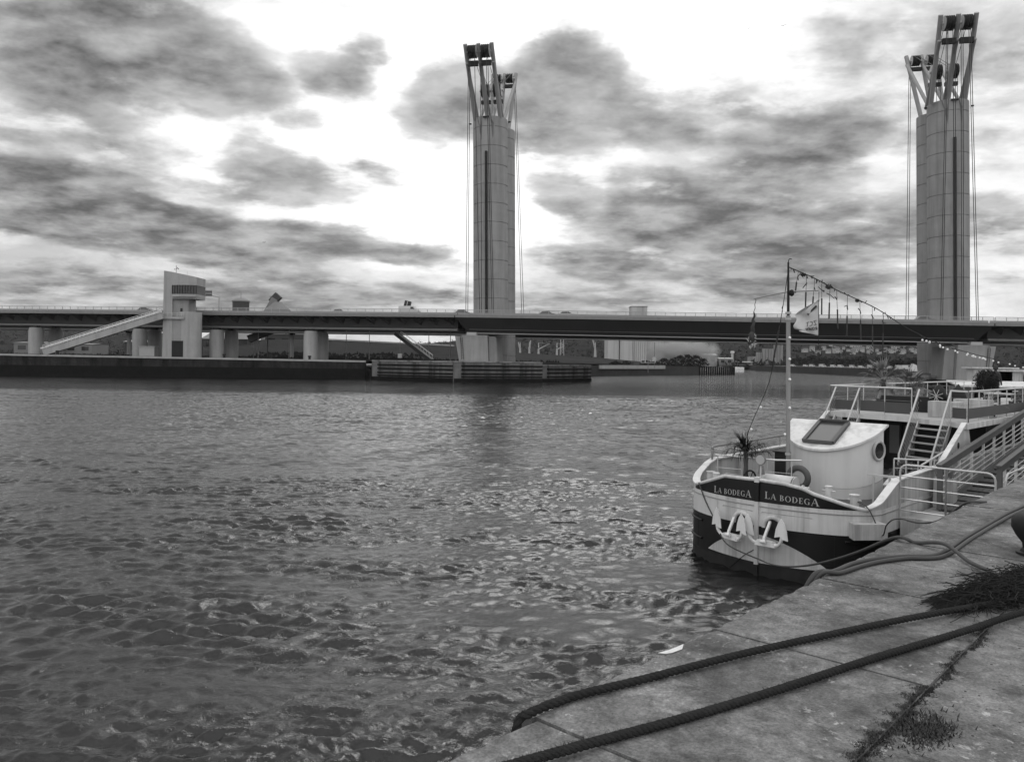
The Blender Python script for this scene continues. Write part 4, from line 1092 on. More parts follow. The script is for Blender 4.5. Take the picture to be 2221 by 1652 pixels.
hd = M().tube([(0,.12,2.66),(0,-.02,2.68),(0,-.06,2.68)], [.08,.135,.14], 20).build('lamp_head', MAT['galv_dark'], sl, True)
M().tube([(.0,-.065,2.68),(.0,-.07,2.68)], .12, 20).build('lens', MAT['steel_pale'], sl, True)
# tyre-like round fenders and wheel
t_ = M().tube([(.0-.05+.26*math.cos(a), 2.35, 2.15+.26*math.sin(a)) for a in [2*math.pi*j/24 for j in range(24)]], .085, 10, False, True).build('round_fender', MAT['panel_dark'], boat, True)
hw = M().tube([(-1.12+.06*math.cos(a), 1.70+.24*math.cos(a), 2.02+.26*math.sin(a)) for a in [2*math.pi*j/24 for j in range(24)]], .025, 8, False, True).build('hand_wheel', MAT['steel_dark'], boat, True)
for k in range(3):
    a = math.pi*k/3; M().tube([(-1.12-.06*math.cos(a),1.70-.24*math.cos(a),2.02-.26*math.sin(a)),(-1.12+.06*math.cos(a),1.70+.24*math.cos(a),2.02+.26*math.sin(a))], .012, 6).build('spoke', MAT['steel_dark'], hw, True)
M().box(-1.9,-.75,1.75,1.80,1.56,2.12).build('low_screen', MAT['paint_white_worn'], boat)
M().box(-1.35,-.25,3.6,4.3,1.56,2.62).build('deck_locker', MAT['rubber'], boat)
M().box(-1.40,-.2,3.55,4.35,2.623,2.66).build('locker_lid', MAT['rubber'], boat)
# bow rails
def rail(name, pts, r=.02, m='galv', par=boat): return M().tube(pts, r, 8).build(name, MAT[m], par, True)
rail('hand_rail', spline([(-2.42,1.95,2.44),(-2.42,1.97,2.70),(-2.42,2.15,2.80),(-2.42,4,2.82),(-2.42,6,2.86),(-2.42,9.5,2.9)], 10), .032, 'galv_dark')
for z in (2.56, 2.68): rail('rail_wire', [(-2.42,2.0,z),(-2.42,9.5,z+.08)], .007, 'galv_dark')
for a in (3.2, 4.6, 6.1, 7.6, 9.2): rail('rail_post', [(-2.42,a,2.45),(-2.42,a,2.84+.01*a)], .014, 'galv_dark')
rail('hand_rail', [(-2.2,1.75,2.60),(-1.3,1.85,2.60),(-.5,2.0,2.60),(.05,2.3,2.62)], .022, 'galv')
for l in (-2.15,-1.45,-.75,-.1): rail('rail_post', [(l,1.8+.12*(l+2.15),1.56),(l,1.8+.12*(l+2.15),2.60)], .016, 'galv')
for z in (2.25, 1.95): rail('rail_wire', [(-2.2,1.77,z),(.05,2.25,z)], .006, 'galv')
M().box(-2.3,-1.75,1.9,2.5,1.56,2.0).build('deck_box', MAT['paint_white_worn'], boat)
# ---- cabin, terrace
cab = thing('cabin', (0,0,0), None, None); cab.parent = boat
M().box(-2.3, 2.3, 10.7, 30.5, 1.56, 3.36).build('wall', MAT['rubber'], cab)
for l0, l1 in ((-1.35,-.85),(-.62,-.30),(-.12,.2)):
    f = M(); f.box(l0-.06, l1+.06, 10.62, 10.69, 1.85, 3.2); fo = f.build('window', MAT['steel_dark'], cab)
    M().box(l0, l1, 10.60, 10.616, 2.15, 3.12).build('pane', mat('pane', .12, .15, .3, 1.) if 'pane' not in MAT else MAT['pane'], cab)
TP = [(-2.5,10.0),(-1.27,9.62),(.54,9.25),(.86,8.9),(1.9,8.46),(2.52,7.66)]
g = M(); poly = TP+[(2.52,30.8),(-2.5,30.8)]
g.prism([(x,y,3.37) for x,y in poly], (0,0,.13)); g.build('terrace_floor', MAT['paint_grey'], boat)
g = M()
for a, b in zip(TP, TP[1:]): g.bar((a[0],a[1]-.02,3.42), (b[0],b[1]-.02,3.42), .07, .15)
g.bar((2.54,7.66,3.42), (2.54,30.8,3.42), .06, .17); g.bar((-2.54,10.0,3.42), (-2.54,30.8,3.42), .06, .17)
g.build('edge_beam', MAT['paint_white'], boat)
# side plates rising to the terrace
def plate(sg, a0, a1, a2):
    g = M(); x = sg*2.5
    pf = [(x,a0,2.46),(x,a0+.35,2.46),(x,a1+.85,2.46),(x,a1+.45,3.36),(x,a1,3.50)]
    g.prism([Vector(q) for q in pf], (-sg*.05,0,0)); o = g.build('side_plate', MAT['paint_white_worn'], boat)
    M().bar((x-.0,a0,2.50),(x-.0,a1,3.53), .14, .03).build('plate_cap', MAT['paint_white'], boat)
    for f in (.35,.6): 
        c = Vector((x+sg*.012, a0+(a1-a0)*f+.32, 2.46+.95*f-.12)); M().tube([c, c+Vector((sg*.004,0,0))], .07*(1.3 if f>.5 else .8), 16).build('lightening_hole', MAT['rubber'], boat)
plate(1, 5.4, 7.62, 0); plate(-1, 7.8, 9.95, 0)
# stairs to the terrace
def stairs(P0, P1, nm):        # P0,P1 top edge ends (l,a); run towards the bow
    st = thing('stairs', (0,0,0), None, None); st.parent = boat; st['label'] = nm
    run, rise = 1.75, 1.85; n = 8; ww = .0
    for i in range(n):
        z = 3.40-rise*(i+1)/(n+1); d = run*(i+.5)/n
        M().prism([(P0[0],P0[1]-d,z),(P1[0],P1[1]-d,z),(P1[0],P1[1]-d-.24,z),(P0[0],P0[1]-d-.24,z)], (0,0,.035)).build('tread', MAT['paint_grey'], st)
    for P_ in (P0, P1):
        M().bar((P_[0],P_[1],3.36),(P_[0],P_[1]-run-.1,1.5), .04, .2).build('stringer', MAT['paint_white_worn'], st)
        M().tube([(P_[0],P_[1],4.43),(P_[0],P_[1]-.02,4.40),(P_[0],P_[1]-run,2.50),(P_[0],P_[1]-run-.05,1.56)], .028, 8).build('hand_rail', MAT['galv'], st, True)
        w = M()
        for k in range(1, 6):
            dz = -.16*k; w.tube([(P_[0],P_[1]-.05,4.35+dz),(P_[0],P_[1]-run,2.45+dz)], .006, 5)
        w.build('rail_wires', MAT['galv_dark'], st, True)
    return st
stairs((.86,8.9),(1.9,8.46), 'stairs on the quay side of the terrace'); stairs((-2.2,9.9),(-1.27,9.62), 'stairs on the river side, partly behind the drum')
# terrace rails
def fence_line(pts, label=None, posts=1.1, wires=3, name='terrace_rail'):
    fr_ = thing(name, (0,0,0), None, None); fr_.parent = boat
    M().tube([(x,y,4.43) for x,y in pts], .028, 8).build('hand_rail', MAT['galv'], fr_, True)
    for a, b in zip(pts, pts[1:]):
        ln = math.hypot(b[0]-a[0], b[1]-a[1]); n = max(1, round(ln/posts))
        for i in range(n+1):
            x, y = a[0]+(b[0]-a[0])*i/n, a[1]+(b[1]-a[1])*i/n; M().tube([(x,y,3.5),(x,y,4.42)], .019, 6).build('post', MAT['galv'], fr_, True)
    w = M()
    for k in range(wires): w.tube([(x,y,4.22-.2*k) for x,y in pts], .006, 5)
    w.build('wires', MAT['galv_dark'], fr_, True)
    return fr_
fence_line([(-2.42,9.95),(-1.27,9.58),(.54,9.2)]); fence_line([(1.9,8.46),(2.45,8.2),(2.45,20.2)]); fence_line([(-2.42,9.95),(-2.42,19),(-2.42,30)], posts=1.4)
# dark cloth panels on the rails
def panel(p, q, z0, z1, m='panel_dark'):
    M().prism([(p[0],p[1]-.03,z0),(q[0],q[1]-.03,z0),(q[0],q[1]-.03,z1),(p[0],p[1]-.03,z1)], (0,.012,0)).build('cloth_panel', MAT[m], boat)
panel((-1.22,9.56),(-.36,9.38),3.62,3.98); panel((-.34,9.37),(.50,9.20),3.60,3.96); panel((-2.40,9.93),(-1.35,9.60),3.62,3.95)
M().prism([(2.49,8.0,3.62),(2.49,22,3.62),(2.49,22,3.93),(2.49,8.0,3.93)], (.012,0,0)).build('cloth_panel', MAT['panel_dark'], boat)
panel((1.98,8.36),(2.46,7.98),3.62,3.93)
M().box(.75, 1.75, 10.1, 10.5, 3.505, 4.02).build('bench', MAT['paint_white_worn'], boat)
M().box(1.2, 2.3, 11.2, 11.6, 3.505, 4.08).build('bench', MAT['paint_white_worn'], boat)
M().box(-1.6, .9, 12.5, 13.0, 3.505, 4.05).build('bench', MAT['rubber'], boat)
for (l, a) in ((1.9,14),(1.0,16),(1.9,18)):
    tb = M().box(l-.4,l+.4,a-.4,a+.4,4.2,4.24).build('table', MAT['paint_white_worn'], boat); M().tube([(l,a,3.5),(l,a,4.2)], .04, 8).build('leg', MAT['steel_dark'], tb)
# entry rails beside the drum
for pts in ([(1.55,4.75,2.62),(2.3,5.3,2.60)], [(2.35,4.4,2.55),(2.4,7.5,2.95)]):
    rail('hand_rail', pts, .024)
    for k in range(4):
        f = k/3; q = [pts[0][i]+(pts[1][i]-pts[0][i])*f for i in range(3)]; rail('rail_post', [(q[0],q[1],1.56),tuple(q)], .022)
    for dz in (.25,.5,.75): rail('rail_wire', [tuple(v-(dz if i==2 else 0) for i,v in enumerate(q)) for q in pts], .008)
M().prism([(1.45,3.1,2.30),(2.3,3.2,2.30),(2.3,3.3,2.30),(1.45,3.2,2.30)], (0,0,.05)).build('crossbar', MAT['galv'], boat)
for l in (1.6, 2.0, 2.3): rail('rail_post', [(l,3.15,1.6),(l,3.15,2.31)], .03)
# ------------------------------------------------------------------ platform, gangway, barriers between barge and quay
def bthing(name, l, a, z, label, cat, group=None): return thing(name, BW(l, a, z), label, cat, group, -BA)
t = bthing('landing_platform', 2.6, 2.4, 0, 'low landing platform with a pale beam between barge and quay', 'platform')
M().box(0, 4.0, 0, 5.2, 1.36, 1.46).build('deck', MAT['wood_grey'], t)
M().box(-.05, 4.0, -.09, -.005, 1.05, 1.50).build('edge_beam', MAT['paint_white_worn'], t)
g = M()
for i in range(7): g.box(.9+.0*i, 3.6, .45+.17*i, .60+.17*i, 1.463, 1.50)
g.build('pale_boards', MAT['paint_white_worn'], t)
for x in (.25, 2.0, 3.6): M().tube([(x,.3,-1.5),(x,.3,1.34)], .09, 10).build('leg', MAT['steel_dark'], t, True)
M().box(.1, 3.9, .5, 5.0, .55, .95).build('float', MAT['steel_dark'], t)
M().box(1.12, 1.15, -.13, -.095, .7, 1.6).build('strap', MAT['rubber'], t)
def barrier(name, A_, B_, z0, z1, label, bars=5, mid=True, slope=0.):
    t = bthing(name, A_[0], A_[1], 0, label, 'barrier', 'galvanised barriers at the landing')
    d = Vector((B_[0]-A_[0], B_[1]-A_[1], 0)); ln = d.length; d.normalize()
    def pt(x, z): return d*x+Vector((0,0,z+slope*x/ln))
    r_ = .17
    pp = [pt(0,z0), pt(0,z1-r_)]+[pt(r_-r_*math.cos(a), z1-r_+r_*math.sin(a)) for a in (.5,1.05,1.57)]+[pt(ln-r_+r_*math.sin(a), z1-r_+r_*math.cos(a)) for a in (0,.5,1.05,1.57)]+[pt(ln,z0)]
    M().tube(pp, .024, 8).build('frame', MAT['galv'], t, True)
    g = M()
    for k in range(1, bars): z = z1-(z1-z0-.18)*k/(bars-1)*.98; g.tube([pt(0,z), pt(ln,z)], .016, 8)
    g.build('bars', MAT['galv'], t, True)
    if mid: M().tube([pt(ln*.5, z0-.05), pt(ln*.5, z1)], .024, 8).build('post', MAT['galv_dark'], t, True)
    return t
barrier('crowd_barrier', (2.52,2.36), (4.58,2.28), 1.46, 2.77, 'long galvanised barrier with a rounded frame closing the landing beside the drum')
barrier('crowd_barrier', (4.72,2.55), (4.85,4.6), 1.9, 2.74, 'short galvanised barrier cut off by the right edge of the photo', 3, False, .1)
t = bthing('gangway', 2.9, 4.1, 0, 'plank gangway with timber handrails climbing from the landing to the right', 'gangway')
gl, gs = 13., .12
def gz(y, z): return 1.50+z+gs*y
g = M()
for k in range(9): g.prism([(.02+k*.135,0,gz(0,0)),(.145+k*.135,0,gz(0,0)),(.145+k*.135,gl,gz(gl,0)),(.02+k*.135,gl,gz(gl,0))], (0,0,.04))
g.build('deck_boards', MAT['wood_dark'], t)
g = M()
for k in range(22): g.prism([(.1,.3+k*.55,gz(.3+k*.55,.045)),(1.1,.3+k*.55,gz(.3+k*.55,.045)),(1.1,.36+k*.55,gz(.36+k*.55,.045)),(.1,.36+k*.55,gz(.36+k*.55,.045))], (0,0,.025))
g.build('tread_battens', MAT['rubber'], t)
for si, (x, y0) in enumerate(((0, 0), (1.22, .5))):
    g = M()
    g.bar((x,y0-.12,gz(y0-.12,1.15)), (x,gl,gz(gl,1.15)), .13, .045); g.build('handrail', MAT['panel_dark'], t)
    M().bar((x,y0,gz(y0,1.04)), (x,gl,gz(gl,1.04)), .05, .16).build('rail_board', MAT['wood_dark'], t)
    M().bar((x,y0,gz(y0,.06)), (x,gl,gz(gl,.06)), .05, .20).build('stringer', MAT['galv_dark'], t)
    M().box(x-.055,x+.055,y0-.06,y0+.06,gz(y0,0),gz(y0,1.12)).build('end_post', MAT['wood_dark'], t)
    g = M()
    for k in range(5): g.tube([(x+.02,y0,gz(y0,.24+.145*k)), (x+.02,gl,gz(gl,.24+.145*k))], .014, 6)
    g.build('rails', MAT['galv'], t, True)
    for k in range(10):
        y = y0+.55+1.15*k
        if y < gl: M().box(x-.03-.02, x+.03-.02, y-.035, y+.035, gz(y,.05), gz(y,1.0)).build('post', MAT['paint_white'], t)
t = bthing('planter_box', 2.62, 4.55, 1.465, 'tall white planter box holding a wispy plant behind the barrier', 'planter')
M().prism([(-.02,0,0),(.46,0,0),(.42,0,.78),(-.0,0,.78)], (0,.45,0)).build('box', MAT['paint_white_worn'], t)
random.seed(3); g = M()
for i in range(240):
    b = random.uniform(0,6.28); r_ = random.uniform(0,.22); L_ = random.uniform(.15,.45); x, y = .21+r_*math.cos(b), .22+r_*math.sin(b)
    x2, y2, z2 = x+random.gauss(0,.12), y+random.gauss(0,.12), .78+L_; g.add([(x-.004,y,.76),(x+.004,y,.76),(x2,y2,z2)], [(0,1,2)])
g.build('foliage', MAT['leaf_mid'], t)
t = bthing('bench_chest', 1.7, 4.1, 1.565, 'low white chest with an open dark top behind the barrier', 'chest')
M().box(-.1,.75,-.2,.3,0,.42).build('body', MAT['paint_white_worn'], t); M().prism([(-.12,-.24,.42),(.77,-.24,.42),(.77,.34,.60),(-.12,.34,.60)], (0,0,.03)).build('lid', MAT['paint_white'], t)
# dark floating boom in the gap
pp = [BW(*q) for q in ((2.98,.95,.98),(3.02,1.5,1.03),(3.08,2.4,1.06),(3.1,3.6,1.10),(3.2,5.2,1.12),(3.25,8,1.15))]
t = thing('fender_boom', (0,0,0), 'long black padded boom hanging between hull and quay under the landing', 'boom')
M().tube(pp, [.10,.20,.22,.22,.20,.18], 16).build('roll', MAT['rubber'], t, True)
# ------------------------------------------------------------------ loose lines
def line(name, pts, r, m, label, cat='rope', grp=None): return hose(name, pts, r, m, label, cat, grp, 12)
on = lambda l, z, off=.03: BW(*on_hull(l, z, off))
def sagline(A_, B_, sag, n=8): return [A_+(B_-A_)*(k/n)-Vector((0,0,4*sag*(k/n)*(1-k/n))) for k in range(n+1)]
line('bow_line', [on(-1.88,1.99,.05), on(-1.60,1.55), on(-1.15,1.05,.05), on(-.55,.70,.40)]+sagline(BW(.30,-.30,.45), Q(5.50,.0,.012), .20)+[Q(5.42,.2,.014), Q(5.25,.47,.075), Q(4.93,.73,.03), Q(4.62,.95,.05), Q(4.45,1.05,.06)],
     .016, 'rope_grey', 'slack grey rope from the left bow shoulder across the stem to the quay heap')
A_, B_ = BW(2.62,.9,1.28), Q(8.1,0,.01)
dz_ = [0,.16,.22,.20,.14,.05,-.03,-.08,-.10,-.05,0]
line('shore_line', [BW(1.98,.95,1.98), BW(2.35,.80,1.86)]+[A_+(B_-A_)*(k/10)+Vector((0,0,dz_[k])) for k in range(11)]+[Q(8.3,.15,.012)],
     .014, 'rope_grey', 'light grey cable looping from the right bow post along the quay edge')
line('tether', [on(-.04,.62,.03), on(-.35,.40,.02), on(-.75,.02,.02)], .008, 'steel_dark', 'thin dark line running down from the stem over the white marking', 'line')
# string of lights and streamers from the masthead aft
def mast_pt(z): return BW(-.72-.0125*z, 3.2, z)
F0 = [mast_pt(7.92), BW(-.5,4.2,7.66), BW(-.3,5.4,7.37), BW(0,7.6,6.95), BW(0,10.5,6.42), BW(0,14,5.98), BW(0,17.5,5.72), BW(0,20.5,5.55), BW(.4,25,5.2)]
fl = thing('festoon_lights', mast_pt(7.92), 'sagging string of round white bulbs from the masthead over the terrace', 'string lights')
fo = mast_pt(7.92)
path = spline(F0, 16)
M().tube([p-fo for p in path], .014, 6).build('cord', MAT['steel_dark'], fl, True)
random.seed(9)
for i in range(14, len(path)-2):
    if i < 70: continue
    if i % 3 == 0 or random.random() < .12:
        c = path[i]-fo+Vector((random.uniform(-.1,.1), random.uniform(-.1,.1), -.09)); M().ball(c, .038, 6).build('bulb', MAT['bulb'], fl, True)
st = thing('streamers', fo, 'dark tattered streamers and bunched rags hanging from the upper cord near the masthead', 'streamers')
g = M()
for i in range(1, 88):
    p = path[i]-fo
    if random.random() < .55: M().bar(p, p+Vector((random.gauss(0,.04), random.gauss(0,.04), random.uniform(-.12,.07))), .022).build('rag_knot', MAT['flag_dark'], st)
for k, i in enumerate((6, 11, 16, 21, 27, 31, 36, 41, 46, 51)):
    p = path[i]-fo; L_ = (.62,1.0,1.05,.95,.95,1.15,1.25,1.2,1.25,1.3)[k]; sw = random.uniform(-.08,.05); g = M()
    q = [p, p+Vector((sw*.2,0,-.25*L_)), p+Vector((sw*.6,0,-.5*L_)), p+Vector((sw,0,-L_))]
    g.tube(q[:3], .007, 5); g.tube([q[2], q[3]], .021, 6)
    for _ in range(3): g.bar(q[1], q[1]+Vector((random.gauss(0,.05),random.gauss(0,.05),random.uniform(-.14,.1))), .02)
    g.build('streamer', MAT['flag_dark'], st)
for i, r_ in ((9,.085),(26,.11),(40,.07)):
    g = M(); c = path[i]-fo+Vector((0,0,-.04))
    for _ in range(26):
        v = Vector((random.gauss(0,1),random.gauss(0,1),random.gauss(0,.6))).normalized()*r_; w = Vector((random.gauss(0,1),random.gauss(0,1),random.gauss(0,1)))*.035; g.add([c+v*.2-w, c+v*.2+w, c+v], [(0,1,2)])
    g.ball(c, r_*.6, 5); g.build('rag_bundle', MAT['flag_dark'], st)
# stay with its own lights to the river side rail
sp = [mast_pt(7.85), BW(-.98,3.2,6.7), BW(-1.2,3.25,5.6), BW(-1.42,3.3,4.6), BW(-1.95,3.4,3.5), BW(-2.40,3.5,2.5)]
t = thing('mast_stay', sp[0], 'thin stay with rags and a few bulbs from the masthead to the river-side rail', 'stay')
M().tube([p-sp[0] for p in spline(sp, 8)], .009, 6).build('cord', MAT['steel_dark'], t, True)
pth = spline(sp, 8)
for i in range(2, 26):
    if random.random() < .45: p = pth[i]-sp[0]; M().bar(p, p+Vector((random.gauss(0,.03),0,random.uniform(-.25,.0))), .02).build('rag', MAT['flag_dark'], t)
M().tube([pth[12]-sp[0], pth[14]-sp[0], pth[18]-sp[0]], .024, 6).build('wound_rag', MAT['flag_dark'], t)
for i in (29, 34, 38): 
    if i < len(pth): M().ball(pth[i]-sp[0]+Vector((.05,-.03,0)), .036, 6).build('bulb', MAT['bulb'], t, True)
# ---- flags
t = thing('flag', BW(.16-.09,3.2,7.17), 'torn white flag with mirrored dark lettering, caught on the right yard arm', 'flag')
t.rotation_euler = (0, 0, -BA)
M().tube([(0,0,0),(.0,0,-.08),(.005,0,-1.45)], .008, 6).build('halyard', MAT['steel_dark'], t, True)
OUT = [(0,-.12),(.01,-1.15)]
def flagp(u, v):
    # hoist at x=0; fly to -x, gathered at the head, fullest two thirds down
    top = -.16; H_ = 1.02; z = top-H_*v
    wid = .0+.64*min(1, (v*3.2)**.7)*(1-.10*max(0, v-.72)/.28*1.6); x = -u*wid
    z += -.02-u*(.02+.10*math.sin(v*3.1))-.0; z -= u*.10*max(0, .4-v); z += u*.16*max(0, v-.72)/.28
    y = .07*math.sin(u*9+v*4)*u+.05*math.sin(v*13+u*3)*u
    return (x+.03*math.sin(v*17)*u, y, z)
cl_ = M().grid(flagp, 22, 30).build('cloth', MAT['flag_cloth'], t, True, .002)
def flet(segs, u0, v0, sc_, name):
    g = M()
    for (x0,y0,x1,y1) in segs:
        def pz(x, y):
            q = Vector(flagp(u0+x*sc_/.62, v0+(1-y)*sc_)); return q+Vector((0,-.016,0))
        a, b = pz(x0,y0), pz(x1,y1)
        g.bar(a, b, .013, .006, (0,1,0))
    g.build(name, MAT['flag_dark'], t)
# lettering as seen from behind the cloth (mirrored)
SEG = {'T':[(0,1,.7,1),(.35,1,.35,0)], 'C':[(.6,1,.05,.9),(.05,.9,.0,.1),(.0,.1,.6,0)], 'Z':[(0,1,.6,1),(.6,1,0,0),(0,0,.6,0)], 'R':[(0,0,0,1),(0,1,.5,.9),(.5,.9,.5,.6),(.5,.6,0,.5),(.1,.5,.55,0)],
 'O':[(0,0,0,1),(0,1,.5,1),(.5,1,.5,0),(.5,0,0,0)], 'U':[(0,1,0,0),(0,0,.5,0),(.5,0,.5,1)], 'E':[(0,0,0,1),(0,1,.5,1),(0,.5,.4,.5),(0,0,.5,0)], 'N':[(0,0,0,1),(0,1,.5,0),(.5,0,.5,1)]}
def word(w, u0, v0, sc_, mirror=True):
    x = 0
    for ch in w:
        segs = [((x+s[0])*1.0, s[1], (x+s[2])*1.0, s[3]) for s in SEG[ch]]; flet(segs, u0, v0, sc_, 'letter'); x += .85
word('ZCT', .08, .58, .12); word('ROUEN', .06, .76, .085)
M().bar((-.30,-.03,-.62),(-.05,-.03,-.38), .05,.01,(0,1,0)).build('dark_stripe', MAT['flag_dark'], t)
t = thing('furled_flag', BW(-1.05-.75,3.2,7.07), 'black flag wound tight round its line under the left yard arm', 'flag')
g = M(); pp = []
for i in range(30): z = -i*.046; pp.append((.015*math.sin(i*1.3)-.004*i,.015*math.cos(i*.9),z))
g.tube(pp, [.009]*9+[.02,.03,.035,.03,.035,.05,.055,.045,.05,.05,.06,.065,.06,.075,.08,.09,.10,.09,.075,.09,.07,.02][:21], 8); g.build('cloth', MAT['flag_dark'], t, True)
g = M()
for i in range(40): c = Vector((-.09+random.gauss(0,.03),0,-1.0-random.random()*.4)); w = Vector((random.gauss(0,.05),random.gauss(0,.05),random.gauss(0,.06))); g.add([c-w, c+w, c+Vector((random.gauss(0,.05),random.gauss(0,.05),-.1))], [(0,1,2)])
g.build('frayed_end', MAT['flag_cloth'], t)
# ------------------------------------------------------------------ plants
def blade(g, base, az, el, L_, w, droop=.6, n=7):
    p = Vector(base); d = Vector((math.cos(az)*math.cos(el), math.sin(az)*math.cos(el), math.sin(el))); side = Vector((-math.sin(az), math.cos(az), 0)); vs = []
    for i in range(n+1):
        f = i/n; ww = w*(1-f**2.2)+.0006; vs += [p-side*ww, p+side*ww]; p = p+d*(L_/n); d = (d+Vector((0,0,-droop/n))).normalized()
    g.add(vs, [(2*i, 2*i+1, 2*i+3, 2*i+2) for i in range(n)])
def fan_palm(name, loc, h, crown, label, m='leaf_dark', seed=1, fans=16, dead=0, grp=None, pot=.2, up=.3):
    random.seed(seed); t = thing(name, loc, label, 'palm', grp)
    M().lathe([(pot*.8,0),(pot,.0+pot*1.5),(pot*1.06,pot*1.5),(pot*1.06,pot*1.6),(pot*.9,pot*1.6)], 16).build('pot', MAT['rubber'], t, True)
    tr = M().tube([(0,0,pot*1.4),(.02,.01,h*.5),(.0,.0,h)], [pot*.45,pot*.4,pot*.35], 10); tr.build('trunk', MAT['bark'], t, True)
    g = M()
    for i in range(60):
        z = pot*1.6+(h-pot*1.6)*random.random(); a = random.uniform(0,6.28); r_ = pot*.38; c = Vector((r_*math.cos(a), r_*math.sin(a), z)); g.add([c, c+Vector((-.02*math.sin(a),.02*math.cos(a),.02)), c+Vector((math.cos(a)*.05,math.sin(a)*.05,.08))], [(0,1,2)])
    g.build('trunk_fibre', MAT['bark'], t)
    g = M()
    for f in range(fans):
        az = random.uniform(0,6.28); el = random.uniform(-.35, 1.4); el = el if f > dead else -.9
        st_ = crown*random.uniform(.35,.55); d = Vector((math.cos(az)*math.cos(el), math.sin(az)*math.cos(el), math.sin(el))); c = Vector((0,0,h))+d*st_
        g.tube([(0,0,h-.02), tuple(Vector((0,0,h))+d*st_*.5), tuple(c)], .008, 5)
        for k in range(17):
            aa = (k-8)*.17; side = Vector((-math.sin(az), math.cos(az), 0)); dd = (d*math.cos(aa)+side*math.sin(aa)).normalized()
            blade(g, c, math.atan2(dd.y, dd.x), math.asin(max(-1, min(1, dd.z))), crown*random.uniform(.46,.64)*(1-.2*abs(aa)), .020, droop=.5+random.random()*.5 if f > dead else 1.6, n=5)
    g.build('fronds', MAT[m], t)
    return t
def spiky(name, loc, L_, label, m='leaf_pale', n=60, seed=1, grp=None, pot=.18, cat='plant', droop=.7, lo=-.1):
    random.seed(seed); t = thing(name, loc, label, cat, grp)
    if pot: M().lathe([(pot*.8,0),(pot,pot*1.6),(pot*.9,pot*1.6)], 14).build('pot', MAT['rubber'], t, True)
    g = M()
    for i in range(n): blade(g, (random.gauss(0,.03),random.gauss(0,.03),pot*1.5), random.uniform(0,6.28), random.uniform(lo,1.45), L_*random.uniform(.7,1.1), .012, droop)
    g.build('leaves', MAT[m], t); return t
def bow_palm():
    random.seed(14); t = thing('potted_palm', BW(-1.28,1.75,1.565), 'dark shaggy palm with drooping dead fronds standing on the foredeck behind the bow rail', 'palm')
    M().lathe([(.17,0),(.21,.34),(.23,.34),(.23,.38),(.18,.38)], 16).build('pot', MAT['rubber'], t, True)
    M().tube([(0,0,.3),(.02,.0,.8),(.0,0,1.32)], [.075,.06,.055], 10).build('trunk', MAT['bark'], t, True)
    g = M()
    for i in range(90):
        az = random.uniform(0,6.28); el = random.uniform(.2,1.5); blade(g, (random.gauss(0,.03),random.gauss(0,.03),1.22), az, el, random.uniform(.38,.66), .013, .5)
    for i in range(4): 
        az = 2.35+random.gauss(0,.10)+.78; 
        for k in range(9): blade(g, (0,0,1.3), az+random.gauss(0,.10), 1.05+random.gauss(0,.06), .66, .009, .4)
    g.build('fronds', MAT['leaf_dark'], t); g = M()
    for f in range(24):
        az = random.uniform(0,6.28); el = random.uniform(-.1,.55); d = Vector((math.cos(az)*math.cos(el), math.sin(az)*math.cos(el), math.sin(el))); c = Vector((0,0,1.24))+d*random.uniform(.28,.60)
        g.tube([(0,0,1.22), tuple(c)], .006, 5)
        for k in range(9): blade(g, c, az+random.gauss(0,.55), random.uniform(-.6,.25), random.uniform(.22,.42), .007, 1.9, 5)
    g.build('dead_fronds', MAT['leaf_dark'], t)
bow_palm()
fan_palm('fan_palm', BW(-2.0,13.8,3.5), 1.15, .98, 'taller grey-green fan palm, left of the two at the back of the terrace', 'palm_leaf', 3, 30, 2, 'fan palms on the terrace', .24)
fan_palm('fan_palm', BW(-1.5,15.4,3.5), .85, .85, 'shorter fan palm, right of its neighbour at the back of the terrace', 'palm_leaf', 8, 28, 2, 'fan palms on the terrace', .24)
spiky('yucca', BW(-.35,12.9,3.5), .62, 'pale spiky yucca behind the terrace rail, left of the dark awning', 'leaf_pale', 60, 4, 'yuccas on the terrace', .25)
spiky('yucca', BW(2.0,12.2,3.5), .66, 'pale drooping yucca near the right edge, in front of the white roof', 'leaf_pale', 80, 6, 'yuccas on the terrace', .25, droop=1.3)
spiky('grass_plant', BW(1.5,13.6,3.5), .42, 'low tufted plant on the terrace beside the drooping yucca', 'leaf_mid', 60, 7, None, .2)
